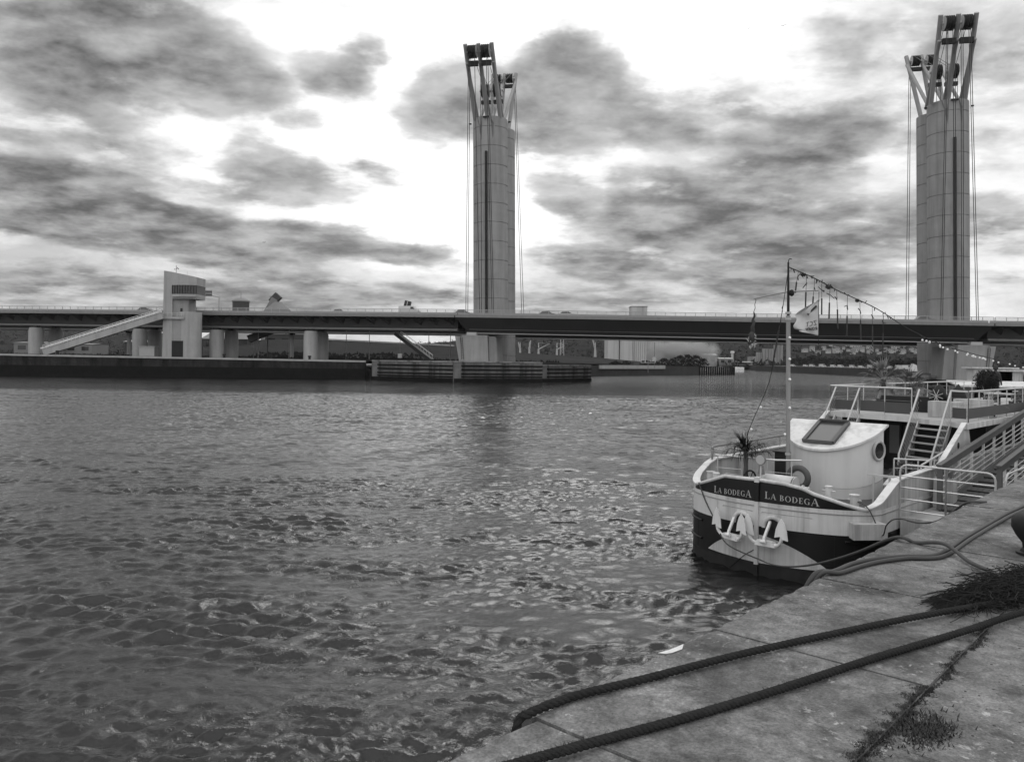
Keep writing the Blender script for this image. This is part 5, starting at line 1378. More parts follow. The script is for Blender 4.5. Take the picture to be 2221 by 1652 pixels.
# round clipped bush and dark folded awnings
random.seed(8); t = thing('round_bush', BW(1.0,16.0,3.5), 'dense black clipped ball bush rising over the terrace rail', 'bush'); g = M()
M().tube([(0,0,0),(0,0,.8)], .04, 8).build('trunk', MAT['bark'], t, True); M().lathe([(.2,0),(.24,.35),(.2,.35)], 14).build('pot', MAT['rubber'], t, True)
for i in range(2600):
    v = Vector((random.gauss(0,1),random.gauss(0,1),random.gauss(0,1))).normalized()*random.uniform(.30,.47); c = v+Vector((0,0,1.12)); w = Vector((random.gauss(0,1),random.gauss(0,1),random.gauss(0,1)))*.02; x = Vector((random.gauss(0,1),random.gauss(0,1),random.gauss(0,1)))*.022; g.add([c-w,c+w,c+x], [(0,1,2)])
g.ball((0,0,1.12), .34, 8); g.build('foliage', MAT['leaf_dark'], t)
random.seed(18)
def bushy(name, loc, sx, sz, label, m='leaf_dark', n=900, cat='shrub', grp=None):
    t = thing(name, loc, label, cat, grp); g = M()
    for i in range(n):
        a = random.uniform(0,6.28); r_ = math.sqrt(random.random()); z = random.random(); k = sx*r_*math.sqrt(max(.05,1-z*z))
        c = Vector((k*math.cos(a), k*math.sin(a), z*sz)); w = Vector((random.gauss(0,1),random.gauss(0,1),random.gauss(0,1)))*sx*.07; x = Vector((random.gauss(0,1),random.gauss(0,1),random.gauss(0,1)))*sx*.09; g.add([c-w,c+w,c+x], [(0,1,2)])
    g.build('foliage', MAT[m], t); return t
bushy('creeper', BW(1.25,6.6,1.56), .55, .75, 'tangled creeper at the foot of the stairs on the quay side', 'leaf_mid', 1400)
bushy('shrub', BW(2.3,17.5,3.5), .9, .95, 'grassy shrub at the right edge of the terrace', 'leaf_mid', 1500)
for (l, a, nm) in ((.35,12.6,'closed black parasol with a pale star-shaped crank in front'),(1.05,12.3,'closed black parasol standing right of the star-shaped one')):
    t = bthing('closed_parasol', l, a, 3.5, nm, 'parasol', 'closed black parasols on the terrace')
    M().lathe([(.03,0),(.03,.25),(.17,.3),(.28,.55),(.20,.85),(.05,1.0),(.02,1.05)], 10).build('canopy', MAT['rubber'], t, True)
    if l < 1:
        g = M(); 
        for k in range(4): a_ = math.pi*k/4+.4; g.bar((-.24*math.cos(a_),-.32,.62-.24*math.sin(a_)),(.24*math.cos(a_),-.32,.62+.24*math.sin(a_)), .018)
        g.tube([(0,-.31,.0),(0,-.31,.62)], .015, 6); g.build('star', MAT['steel_pale'], t)
t = thing('person', BW(-.6,24,3.5), 'small dark figure standing beyond the terrace near the nearer tower', 'person')
g = M(); g.tube([(0,0,.0),(0,0,.45),(0,0,.85),(0,0,1.1),(0,0,1.38),(0,0,1.45),(0,0,1.5)], [.09,.13,.17,.17,.19,.09,.055], 12); g.ball((0,0,1.62), .11, 8, 1.2)
for sg in (-1, 1): g.tube([(sg*.17,0,1.36),(sg*.25,0,1.08),(sg*.22,-.1,.82)], [.055,.045,.035], 8)
g.build('body', MAT['flag_dark'], t, True)
# flat white awning roofs behind the terrace (neighbouring pontoon)
def W2(x, y, Yd):
    xx, yy = un(x, y); return Vector(((xx-CX)/FPX*Yd, Yd, CAM_H-(yy-YH)/FPX*Yd))
a_ = W2(2080, 826, 62); t = thing('pontoon_kiosk', (a_.x, a_.y, 0), 'low dark kiosk under a flat white roof, behind the terrace at the right', 'kiosk')
M().prism([(0,0,3.52),(14,-6,3.52),(15,-2,3.85),(1.2,4,3.85)], (0,0,.12)).build('roof', MAT['paint_white'], t)
M().box(1.8, 15, .6, 3.6, .4, 3.5).build('wall', MAT['rubber'], t)
M().box(.3, 1.5, .5, 2.0, .3, 3.5).build('end_panel', MAT['concrete_dirty'], t)
M().box(-2, 16, -5, 6, -.4, .35).build('pontoon', MAT['wood_dark'], t)
t.rotation_euler = (0,0,0)
# ------------------------------------------------------------------ control tower on the left bank
ct = thing('control_tower', (-80.9, 190.6, 4.9), 'white concrete bridge control tower with a dark band of windows near its top', 'control tower'); ct.scale = (.935, .9, .935)
w0, w1 = -4.55, 4.25
g = M()                                                              # rear slab full height with sloping top, hooked roof
zt0, zt1 = 22.3, 20.7
g.prism([(w0,0,-.5),(w0+.2,0,zt0),(-2.1,0,zt0-.35),(-2.1,0,-.5)], (0,6,0)); g.build('shaft', MAT['concrete_pale'], ct)
M().prism([(-2.097,.02,15.9),(-2.097,.02,12.9),(-2.097,.02,-.5),(-2.097,.02,-.5)], (.01,.01,0))
g = M(); g.prism([(-2.095,0,18.6),(-2.095,0,zt0-.35),(w1,.0,zt1-.0),(w1,0,18.6)], (0,6.0,0)); g.build('roof_parapet', MAT['concrete_pale'], ct)
g = M(); n = 18
arc = [(-2.1+6.5*j/n, -.25-1.2*math.sin(math.pi*(.15+.55*j/n))+.6) for j in range(n+1)]
def arcbox(z0, z1, off, m, name):
    g = M(); top = [(x, y-off) for x, y in arc]; poly = [(x,y,z0) for x,y in top]+[(4.38,5.6,z0),(-2.08,5.6,z0)]; g.prism(poly, (0,0,z1-z0)); return g.build(name, MAT[m], ct)
arcbox(16.22, 18.58, -.1, 'glass_dark', 'window_band')
g = M()
for x, y in arc[::2]: g.bar((x,y+.04,16.25),(x,y+.04,18.55), .12)
g.build('mullions', MAT['steel_dark'], ct)
arcbox(15.5, 16.2, .25, 'concrete_pale', 'balcony_slab'); arcbox(15.0, 15.47, -.2, 'steel_grey', 'soffit')
M().box(-2.09, 1.9, .6, 5.6, 9.9, 14.97).build('neck', MAT['concrete'], ct)
M().box(-.2, .35, .52, .59, 10.9, 12.6).build('door', MAT['rubber'], ct)
g = M(); g.lathe([(1,-.5),(1,11.7),(.94,11.72)], 32, (1.55,2.7,0), 2.95, 2.9); g.build('stair_drum', MAT['concrete_pale'], ct, True)
M().box(-4.2, 1.2, -.55, .52, 9.75, 10.35).build('walkway', MAT['concrete_pale'], ct)
M().box(-2.09, .6, .1, 1.2, -.5, 9.7).build('recess_wall', MAT['concrete'], ct)
M().box(-2.0, .9, -.22, .09, -.5, 4.1).build('entrance', MAT['steel_dark'], ct)
g = M(); 
for z in (10.9, 11.35): g.bar((-4.2,-.5,z),(1.2,-.5,z), .06)
for x in (-4.2,-3,-1.8,-.6,.6,1.2): g.bar((x,-.5,10.36),(x,-.5,11.35), .05)
g.build('railing', MAT['galv'], ct)
g = M(); g.tube([(-2.0,2,21.9),(-2.0,2,23.9)], .06, 6)
for z, dx_ in ((23.3,.35),(22.9,-.4),(23.0,.6)): g.tube([(-2.0,2,z),(-2.0+dx_,2,z)], .04, 6); g.ball((-2.0+dx_,2,z), .13, 4)
g.build('antenna_mast', MAT['steel_dark'], ct, True)
M().tube([(.9,2,21),(.9,2,22.3)], .03, 6).build('antenna', MAT['steel_grey'], ct)
# inclined stair from the tower to the quay
P0 = Vector((-84.7, 189.9, 14.75)); P1 = Vector((-112.4, 188.4, 5.45))
t = thing('inclined_stair', P1, 'long pale covered stair climbing from the left quay to the control tower', 'stair')
d = P0-P1
M().bar((0,0,0), d, 1.6, 1.5).build('beam', MAT['concrete_pale'], t)
g = M()
for h in (.95, 1.3, 1.75): g.bar(Vector((0,-.85,h)), d+Vector((0,-.85,h)), .12)
g.bar(Vector((0,.9,1.75)), d+Vector((0,.9,1.75)), .12)
for i in range(30): q = d*(i/29); g.bar(q+Vector((0,-.85,.7)), q+Vector((0,-.85,1.8)), .07)
g.build('railing', MAT['galv'], t)
M().bar(Vector((-.5,-.9,1.0)), d+Vector((0,-.9,1.0)), .08, .35).build('white_band', MAT['paint_white'], t)
# second stair right, under the deck
P0 = Vector((-29.2, 196, 11.4)); P1 = Vector((-19.6, 193, 4.6)); t = thing('inclined_stair', P1, 'dark-sided stair dropping from the deck just left of the left tower', 'stair'); d = P0-P1
M().bar((0,0,.0), d, 1.6, .9).build('beam', MAT['steel_dark'], t); M().bar((.0,-.2,.53), d+Vector((0,-.2,.53)), 1.4, .10).build('steps', MAT['concrete_pale'], t)
g = M()
for sg in (-.85, .85): g.bar(Vector((0,sg,1.5)), d+Vector((0,sg,1.5)), .07)
for i in range(14): q = d*(i/13); g.bar(q+Vector((0,-.85,.5)), q+Vector((0,-.85,1.5)), .05)
g.build('railing', MAT['galv'], t)
# ------------------------------------------------------------------ things placed by bearing and distance
def at(x, y, Yd, z=None):
    v = W2(x, y, Yd)
    if z is not None: v.z = z
    return v
# gantry sign on the deck
s_ = s_at(474, -13); b0 = B(s_, -13, zr(s_)-1.3); t = thing('gantry_sign', b0, 'overhead road sign on a cantilever arm beside the control tower, seen from behind', 'road sign')
M().tube([(0,0,0),(-.1,0,4.6)], [.32,.2], 10).build('post', MAT['steel_pale'], t, True); M().tube([(-.1,0,4.5),(-3.4,0,5.1),(-6.0,0,5.6)], [.17,.15,.1], 8).build('arm', MAT['steel_pale'], t, True)
M().box(-4.3,-1.9,-.2,-.1,4.6,6.2).build('panel', MAT['steel_grey'], t)
for z in (5.0, 5.75): M().box(-4.3,-1.9,-.30,-.21,z,z+.1).build('stiffener', MAT['steel_dark'], t)
# storage tank
a = at(522, 700, 420, 4); t = thing('storage_tank', a, 'dark round storage tank with a pale domed lid above the deck', 'storage tank')
h = at(522, 655, 420).z-4
M().lathe([(4.3,-1),(4.3,h)], 32).build('shell', MAT['industrial_dark'], t, True); M().lathe([(4.7,h+.01),(4.7,h+.6),(3.2,h+1.6),(.4,h+2.1)], 32).build('lid', MAT['industrial'], t, True)
M().tube([(0,0,h+2),(0,0,h+5)], .08, 5).build('vent', MAT['industrial_dark'], t)
# conveyor head and hopper
p0 = at(565, 690, 380); p1 = at(603, 645, 380); t = thing('conveyor_tower', (p1.x, p1.y, 4), 'slanting conveyor gallery ending in a black hooded head above the deck', 'conveyor')
def rel(v): return v-Vector((p1.x, p1.y, 4))
M().bar(rel(at(556,720,380)), rel(at(598,648,380)), 3.2, 3.2).build('gallery', MAT['industrial'], t)
M().bar(rel(at(590,656,380)), rel(at(605,640,380)), 3.0, 3.6).build('head', MAT['industrial_dark'], t)
M().lathe([(9,-1),(6,rel(at(603,672,380)).z),(2,rel(at(603,655,380)).z)], 16).build('hopper', MAT['industrial'], t, True)
M().bar(rel(at(585,643,380)), rel(at(603,643,380)), .25).build('boom', MAT['industrial_dark'], t)
p = at(880, 690, 330); t = thing('conveyor_hood', p, 'small tilted dark box above the deck left of the left tower', 'conveyor head')
M().bar((-1.2,0,-3), (1.0,0,7.2), 2.4, 2.6).build('casing', MAT['industrial_dark'], t); M().bar((-.2,-1.4,1.5),(.9,-1.4,7.0), .3).build('trim', MAT['steel_pale'], t)
# low warehouses and works on the left bank
def shed(x0, x1, ytop, Yd, z0, dep, label, m='industrial', roof='industrial', grp='works on the left bank', pitch=.12, name='warehouse'):
    a, b = at(x0, ytop, Yd), at(x1, ytop, Yd); w = b.x-a.x; h = (a.z+b.z)/2-z0; t = thing(name, (a.x, Yd, z0), label, 'building', grp)
    M().box(0, w, 0, dep, -1, h*(1-pitch)).build('wall', MAT[m], t)
    M().prism([(-.3,-.3,h*(1-pitch)+.01),(w+.3,-.3,h*(1-pitch)+.01),(w+.3,dep*.5,h),(-.3,dep*.5,h)], (0,0,.15)).build('roof', MAT[roof], t)
    n = max(2, int(w/5))
    for i in range(min(n, 9)): M().box(w*(i+.25)/n, w*(i+.75)/n, -.06, -.01, h*.35, h*.7).build('window', MAT['glass_dark'], t)
    return t
shed(30, 100, 741, 330, 5, 14, 'long low pale shed behind the leftmost pier')
shed(108, 200, 744, 345, 5, 14, 'low shed with small windows between the stair foot and the leftmost piers')
shed(438, 545, 718, 290, 5, 22, 'long shed with a light roof right of the control tower', 'industrial_dark', 'industrial', pitch=.32)
shed(575, 662, 716, 310, 5, 20, 'tall shed behind the third and fourth pair of piers', 'industrial_dark', 'industrial', pitch=.15)
shed(270, 320, 738, 260, 5, 8, 'small kiosk-like works building beside the slender pier', 'industrial', 'steel_pale')
t = thing('site_cabin', (-91.2, 195.5, 4.9), 'small white site cabin on the quay left of the control tower', 'cabin')
M().box(-1.9,1.9,0,2.2,0,2.3).build('wall', MAT['steel_pale'], t); M().box(-2.05,2.05,-.15,2.35,2.303,2.5).build('roof', MAT['paint_white_worn'], t)
# tilted dark conveyor under the deck, piles
p = at(556, 727, 240); t = thing('conveyor', p, 'dark inclined conveyor box hanging under the deck right of the third pair of piers', 'conveyor')
M().bar((-2.2,0,-1.2),(4.6,0,1.6), 2.0, 2.2).build('casing', MAT['industrial_dark'], t)
M().tube([(3.5,0,-8),(3.5,0,1)], .2, 6).build('prop', MAT['industrial_dark'], t)
# grassy dyke with its long pale track
g = M(); dy = []
dk_ = [(440,742,300),(560,737,300),(690,735,300),(720,738,300),(860,744,300),(1000,752,300),(1130,765,320),(1290,775,330),(1460,790,360),(1500,797,380)]
vs = []
for (x, y, Yd) in dk_:
    tp = at(x, y, Yd); vs += [tuple(at(x, 770, Yd-42, 3.6)), tuple(tp), (tp.x, tp.y+8, tp.z), (tp.x, tp.y+60, 2.5)]
g.add(vs, [(4*i+j, 4*i+4+j, 4*i+5+j, 4*i+1+j) for i in range(len(dk_)-1) for j in range(3)])
tag(g.build('dyke', MAT['grass']), kind='structure')
g = M()
a, b = at(700,737,299.0), at(985,751,299.0)
g.prism([a+Vector((0,0,.02)), b+Vector((0,0,.02)), b+Vector((0,0,.55)), a+Vector((0,0,.55))], (0,.5,0))
tag(g.build('parapet_wall', MAT['concrete_pale']), 'thin pale parapet along the crest of the grassy dyke', 'wall')
# rough grass and brush on the bank: one mass
random.seed(33); g = M()
for i in range(7000):
    f = random.random(); x = -200+225*f; y0 = lerp([(-330,160),(-120,184.5),(-36,196),(12,204),(30,280)], x); y = y0+random.uniform(14, 75)
    if x < -70: y = y0+random.uniform(22, 80)
    z = 4.6; h = random.uniform(.2,.8)*(1.4 if random.random() < .1 else 1); w = random.uniform(.2,.7)
    if x > -30 and y > 225: continue
    if x > -86 and y > 250: z = 5+max(0, (y-255))*.12
    g.add([(x-w,y,z-.3),(x+w,y+random.uniform(-.3,.3),z-.3),(x+random.gauss(0,.3),y,z+h)], [(0,1,2)])
tag(g.build('bank_scrub', MAT['leaf_dark']), 'rough dark grass and scrub covering the left bank behind the quay', 'scrub', kind='stuff')
# street lamps on the bank
def lamp(px, ytop, s_t, zb, label, first=[None]):
    s = s_at(px, s_t); p = B(s, s_t, zb)
    if first[0] is None:
        t = thing('street_lamp', p, label, 'street lamp', 'double street lamps along the left bank')
        M().tube([(0,0,0),(0,0,8.4)], [.11,.07], 8).build('pole', MAT['galv_dark'], t, True)
        for sg in (-1, 1):
            M().tube([(0,0,7.3+.4*sg),(sg*.75,0,7.1+.4*sg)], .05, 6).build('arm', MAT['galv_dark'], t, True)
            M().lathe([(.05,-.1),(.32,-.25),(.32,-.32)], 10, (sg*.85,0,7.2+.4*sg)).build('lamp_head', MAT['steel_dark'], t, True)
        first[0] = t
    else: t = copy_tree(first[0]); t.location = p; t['label'] = label
    return t
for px, nm in ((122,'leftmost lamp, in front of the shaded leftmost pier'),(384,'lamp standing against the control tower foot'),(559,'lamp under the dark inclined conveyor'),(626,'lamp left of the last pair of piers'),(750,'first lamp right of the last pair of piers'),(800,'second lamp right of the last pair of piers'),(929,'lamp just right of the dark-sided stair'),(1076-100,'lamp close to the flared pier')):
    lamp(px, 0, -6., 4.8, 'double-headed street lamp, '+nm)
for px, yy, nm in ((868,735,'pole with a white notice board below the dark-sided stair'),(1420,744+0,'small white notice board on the bank right of the left tower')):
    p = at(px, yy, 215, 4.4); t = thing('notice_board', p, nm, 'sign'); top = at(px, yy, 215).z-4.4+ (2 if px < 1000 else .2)
    M().tube([(0,.1,-1),(0,.1,max(1.5,top))], .07, 6).build('post', MAT['galv_dark'], t); M().box(-.6,.6,-.03,.03,.9,2.1).build('board', MAT['paint_white'], t)
p = at(1318+90, 755+25, 270); t = thing('berth_sign', at(1406-0, 783, 275), 'white framed berth sign standing above the low wall right of the left tower', 'sign')
g = M()
for q in ((-2.6,-.6,2.6,-.45),(-2.6,.45,2.6,.6),(-2.6,-.45,-2.4,.45),(2.4,-.45,2.6,.45),(-1.2,-.45,-.9,.45),(.6,-.1,1.8,.12)): g.box(q[0],q[2],-.05,.05,q[1],q[3])
g.build('panel', MAT['paint_white'], t); M().box(-.1,.1,.06,.16,-4,.4).build('post', MAT['galv_dark'], t)
# bollards on the far quay
first = None
for px, nm in ((119,'leftmost'),(249,'second from left'),(482,'third from left'),(584,'fourth from left'),(668,'fifth from left'),(750,'rightmost')):
    xx, yy = un(px, 775); k = (xx-CX)/FPX
    for (a, b) in zip(FQ, FQ[1:]):
        # intersect ray with quay line
        dx_, dy_ = b[0]-a[0], b[1]-a[1]; den = dx_-k*dy_; f = (k*a[1]-a[0])/den if abs(den) > 1e-6 else -1
        if 0 <= f <= 1: pos = (a[0]+dx_*f+.2, a[1]+dy_*f+.7, bank_z(a[0]+dx_*f, 0)+.08); break
    if first is None:
        first = t = thing('quay_bollard', pos, '', 'bollard', 'bollards on the far quay')
        M().lathe([(.35,0),(.28,.3),(.30,.55),(.45,.7),(.42,.9),(.1,.95)], 12).build('post', MAT['steel_dark'], t, True)
    else: t = copy_tree(first); t.location = pos
    t['label'] = 'squat dark bollard on the far quay coping, '+nm+' of six'
# ------------------------------------------------------------------ vehicles on the deck
def vehicle(px, L_, H_, m, label, kind='car', tt=-15.0):
    s = s_at(px, tt); b0 = B(s, tt, zr(s)-1.28); t = thing(kind, b0, label, kind, None, BRZ)
    W_ = 1.75 if kind == 'car' else 2.0
    if kind == 'car':
        pr_ = [(-L_/2,.35),(-L_/2,.85),(-L_*.44,.95),(-L_*.30,H_*.97),(L_*.10,H_),(L_*.27,.98),(L_*.47,.82),(L_/2,.6),(L_/2,.35)]; win = [(-L_*.36,1.0),(-L_*.27,H_*.92),(L_*.08,H_*.94),(L_*.21,1.0)]
    else:
        pr_ = [(-L_/2,.4),(-L_/2,H_*.95),(-L_*.46,H_),(L_*.22,H_),(L_*.34,H_*.62),(L_*.48,H_*.5),(L_/2,.4)]; win = [(L_*.08,H_*.62),(L_*.08,H_*.9),(L_*.2,H_*.9),(L_*.29,H_*.62)]
    M().prism([(x,-W_/2,z) for x,z in pr_], (0,W_,0)).build('body', MAT[m], t)
    M().prism([(x,-W_/2-.01,z) for x,z in win], (0,W_+.02,0)).build('window', MAT['glass_dark'], t)
    for x in (-L_*.3, L_*.31):
        for y in (-W_/2-.02, W_/2-.18): M().tube([(x,y,.32),(x,y+.2,.32)], .32, 16).build('wheel', MAT['rubber'], t, True)
    return t
vehicle(316, 4.3, 1.5, 'car_dark', 'dark car on the deck left of the control tower')
vehicle(887, 5.2, 2.35, 'car_pale', 'white van on the deck below the tilted dark box', 'van')
vehicle(737, 4.2, 1.45, 'car_pale', 'pale car on the left approach midway between two lamps')
vehicle(991+195, 4.2, 1.45, 'car_dark', 'first grey car on the deck right of the left tower')
vehicle(1229, 4.4, 1.5, 'car_pale', 'second car on the deck right of the left tower')
vehicle(2004, 4.4, 1.5, 'car_dark', 'dark car on the deck behind the festoon near the nearer tower')
vehicle(1183-180, 4.0, 1.5, 'car_dark', 'dark car on the deck at the foot of the left tower cables')
# ------------------------------------------------------------------ silos
def silo_block(name, cells, z0, label, m='industrial', lab2=None):
    o = at(cells[0][0], 760, cells[0][3], z0); t = thing(name, o, label, 'silo', 'grain silos beyond the bridge')
    for (x0, x1, yt, Yd, kind) in cells:
        a, b = at(x0, yt, Yd)-o, at(x1, yt, Yd)-o; h = (a.z+b.z)/2
        if kind == 'box': M().box(a.x, b.x, 0, 16, -2, h).build('tower_block', MAT[m], t)
        else:
            n = kind; w = (b.x-a.x)/n
            for i in range(n): M().lathe([(w*.5,-2),(w*.5,h)], 16, (a.x+w*(i+.5), w*.5+1, 0)).build('cell', MAT[m], t, True)
    return t
mat('silo_pale', .42, .85, .15, .06, streak=.35, streak_scale=.25); mat('silo_grey', .24, .85, .2, .06, streak=.35, streak_scale=.25)
silo_block('grain_silo', [(1319,1343,716,430,'box'),(1345,1372,716,430,'box'),(1372,1404,716,430,7)], 3, 'tall pale grain silo with vertical ribs under the middle of the lift deck', 'silo_pale')
a = at(1370, 665, 446); b = at(1404, 665, 446); t = thing('silo_headhouse', (a.x, 446, 20), 'pale flat-topped box showing above the lift deck over the ribbed silo', 'building')
M().box(0, b.x-a.x, 0, 10, -3, a.z-20).build('wall', MAT['silo_pale'], t); M().box(-.2, b.x-a.x+.2, -.2, 10.2, a.z-19.997, a.z-19.6).build('roof_edge', MAT['silo_grey'], t)
silo_block('grain_silo', [(1634,1641,773,640,'box'),(1641,1654,764,640,3),(1655,1680,756,640,4),(1680,1700,748,640,3)], 3, 'stepped grey silo block on the far shore left of the barge mast', 'silo_grey')
silo_block('grain_silo', [(1408,1428,722,520,3),(1428,1447,728,520,3)], 3, 'hazy silo half hidden by the smoke right of the ribbed silo', 'silo_grey')
# ------------------------------------------------------------------ cranes
def crane(px, yb, dx_, ytop, Yd, label, m='silo_pale'):
    o = at(px, yb, Yd); t = thing('harbour_crane', o, label, 'crane', 'harbour cranes right of the left tower'); tip = at(px+dx_, ytop, Yd)-o
    M().prism([(-.9,-.8,-4),(.9,-.8,-4),(.55,-.8,2.4),(-.55,-.8,2.4)], (0,1.6,0)).build('cab', MAT[m], t); M().prism([(-.4,0,3),(.4,0,3),(.2,0,6.5),(-.2,0,6.5)], (0,.6,0)).build('mast', MAT[m], t)
    g = M(); n = 10; base = Vector((0,0,2))
    for sg in (-.55, .55): g.bar(base+Vector((sg,0,0)), tip+Vector((sg*.2,0,0)), .3)
    for i in range(n):
        f = i/n; g.bar(base+(tip-base)*f+Vector((-.5*(1-f),0,0)), base+(tip-base)*(f+1/n)+Vector((.5*(1-f),0,0)), .16)
    g.build('jib', MAT[m], t); M().bar(Vector((0,.3,6.5)), tip, .12).build('stay', MAT[m], t)
    return t
for px, yb, d_, yt, nm in ((1128,762,-4,742,'leftmost crane, close against the left tower'),(1148,762,3,738,'second crane from the left, nearly upright'),(1168,763,24,745,'third crane, its jib leaning right'),(1208,763,16,750,'fourth crane, jib leaning against the pale mast'),(1291,762,-6,735,'faint crane left of the silos')):
    crane(px, yb, d_, yt, 560, 'harbour crane, '+nm)
p = at(1219, 762, 565); t = thing('crane_mast', p, 'upright lattice crane mast right of the fourth crane', 'crane')
g = M(); H_ = at(1216, 742, 565).z-p.z
for x in (-1.4, 1.4): g.bar((x,0,-4),(x*.7,0,H_+2), .45)
for i in range(9): z = -2+(H_+2)*i/9; g.bar((-1.3,0,z),(1.3,0,z+1.4), .25)
g.build('lattice', MAT['silo_pale'], t)
# ship and gantry in the smoke
o = at(1458, 775, 500, 0); t = thing('cargo_ship', o, 'pale cargo ship superstructure half veiled by smoke right of the silos', 'ship')
hz = at(1458, 756, 500).z
M().prism([(-16,0,-.5),(14,0,-.5),(18,0,5),(-18,0,5)], (0,9,0)).build('hull', MAT['silo_grey'], t)
for i, (x0, x1, z0, z1) in enumerate(((-5,5,5.01,9),(-4,4,9.01,12),(-3,3,12.01,14.5))): 
    M().box(x0, x1, .5, 7, z0, z1).build('superstructure', MAT['silo_pale'], t)
    for k in range(3): M().box(x0+1+k*(x1-x0-2)/3, x0+1.9+k*(x1-x0-2)/3, .42, .49, z0+1, z0+2).build('window', MAT['steel_dark'], t)
M().tube([(0,3,14.5),(0,3,20)], .3, 6).build('mast', MAT['silo_grey'], t)
t = thing('harbour_crane', at(1485, 760, 540), 'crane with a bundle of slanting pale jibs right of the ship', 'crane', 'harbour cranes right of the left tower')
for k in range(4): M().bar((k*2.1-3,0,0), (k*2.1+4,0,14), .35).build('jib', MAT['silo_pale'], t)
M().box(-4,4,0,3,-6,0).build('cab', MAT['silo_grey'], t)
# chimney and far works
for (x0, x1, yt, nm) in ((1520,1555,767,'low pale works roofs left of the white chimney'),(1560,1590,776,'row of low sheds under the white chimney'),(1600,1632,784,'pale sheds between chimney and stepped silo')):
    shed(x0, x1, yt, 590, 3, 14, nm, 'industrial', 'steel_pale', 'works on the far shore')
a = at(1588, 793, 600); t = thing('chimney', a, 'slender white chimney at the far end of the works', 'chimney'); M().tube([(0,0,-5),(0,0,at(1588,765,600).z-a.z)], [1.1,.9], 10).build('stack', MAT['silo_pale'], t, True); M().lathe([(1.4,0),(1.6,1.2),(1.1,1.6)], 12, (0,0,at(1588,766,600).z-a.z)).build('cap', MAT['paint_white'], t, True)
# ------------------------------------------------------------------ houses on the hillside
def hill_z(px, Yd):
    D0 = near_d(px); v_ = (Yd-D0)/820; return hfn((px+520)/3450, max(0, min(1, v_)))[2]
random.seed(77)
def house_proto():
    t = thing('house', (0,0,0), '', 'house', 'houses on the wooded hillside')
    M().box(-5,5,-4,4,-4,5.2).build('wall', MAT['house_wall'], t)
    M().prism([(-5.6,-4.6,5.21),(-5.6,4.6,5.21),(-5.6,0,8.4)], (11.2,0,0)).build('roof', MAT['house_roof'], t)
    for x in (-3.2,0,3.2): M().box(x-.6,x+.6,-4.06,-4.01,1.6,3.4).build('window', MAT['glass_dark'], t)
    return t
hp = house_proto(); hs = []
spots = [(1958,740),(1965,743),(1934,744),(1907,751),(1916,752),(1925,752),(1948,750),(1957,752),(1985,750),(1992,751),(1938,757),(1945,758),(1960,760),(1884,757),(1890,761),(1860,757),(1848,752),(1836,751),(1828,757),(1838,762),(1852,763),(1868,764),(1876,748),(1900,764),(1917,764),(1930,765),(1800,752),(1808,757),(1812,763),(1785,760),(1795,766),(1822,767),(1848,769),(1885,768),(1905,769),(1760,762),(1744,764),(1772,770),(1940,768),(1955,767),(1975,762),(1986,766),(1878,738),(1892,741),(1982,741)]
for i, (px, yy) in enumerate(spots):
    f = (795-yy)/50.; Yd = 640+ (770-yy)*11+random.uniform(-10,10); Yd = max(620, Yd)
    t = hp if i == 0 else copy_tree(hp)
    p = at(px, yy, Yd); hz_ = hill_z(px, Yd); sc_ = random.uniform(.26,.56)
    # keep the house on the slope: search the distance where the hill meets this line of sight
    best = None
    for k in range(60):
        yd = 610+k*13; e = abs(at(px, yy, yd).z-hill_z(px, yd))
        if best is None or e < best[0]: best = (e, yd)
    Yd = best[1]; p = at(px, yy, Yd); t.location = (p.x, Yd-2, hill_z(px, Yd)+1.5)
    t.scale = (sc_*random.uniform(.8,1.3), sc_, sc_*random.uniform(.8,1.1)); t.rotation_euler = (0,0,random.uniform(-.6,.6)); hs.append(t)
rank = sorted(range(len(spots)), key=lambda i: (spots[i][1]//6, spots[i][0]))
lab_rows = {}
rowname = lambda y: 'highest up the wooded slope' if y < 745 else ('in the upper rows on the slope' if y < 753 else ('in the middle rows on the slope' if y < 760 else ('in the lower rows on the slope' if y < 766 else 'at the foot of the wooded slope')))
from collections import defaultdict
rr_ = defaultdict(list)
for i, (px, yy) in enumerate(spots): rr_[rowname(yy)].append((px, i))
ordn = ['first','second','third','fourth','fifth','sixth','seventh','eighth','ninth','tenth','eleventh','twelfth','thirteenth','fourteenth','fifteenth','sixteenth']
for k, lst in rr_.items():
    for j, (px, i) in enumerate(sorted(lst)): hs[i]['label'] = 'pale house '+k+', '+ordn[j]+' from the left there'
# wooded slope: one mass of crowns
import numpy as np
rg = np.random.RandomState(12); vs = []; fs = []
for i in range(5200):
    px = rg.uniform(-100, 2320); f = rg.rand()**1.4; Yd = near_d(px)+(120 if px < 1100 else 0)+f*800
    if 1119 > px > 985: continue
    zz = hill_z(px, Yd) if px >= 1100 else hfn((px+520)/3450, min(1, (Yd-near_d(px)-120)/820))[2]
    X = (px-CX)/FPX*Yd; r_ = rg.uniform(1.6, 3.6)
    for k in range(7):
        v = rg.normal(0, 1, 3); v = v/np.linalg.norm(v)*r_*rg.uniform(.3, 1); c = np.array([X, Yd, zz+r_*.55])+v*[1, 1, .7]
        a, b, d = rg.normal(0, r_*.38, (3, 3)); n = len(vs); vs += [tuple(c+a), tuple(c+b), tuple(c+d)]; fs.append((n, n+1, n+2))
g = M(); g.add(vs, fs); tag(g.build('hillside_wood', MAT['leaf_dark']), 'leafless dark wood covering the far hills, read as one mass', 'wood', kind='stuff')
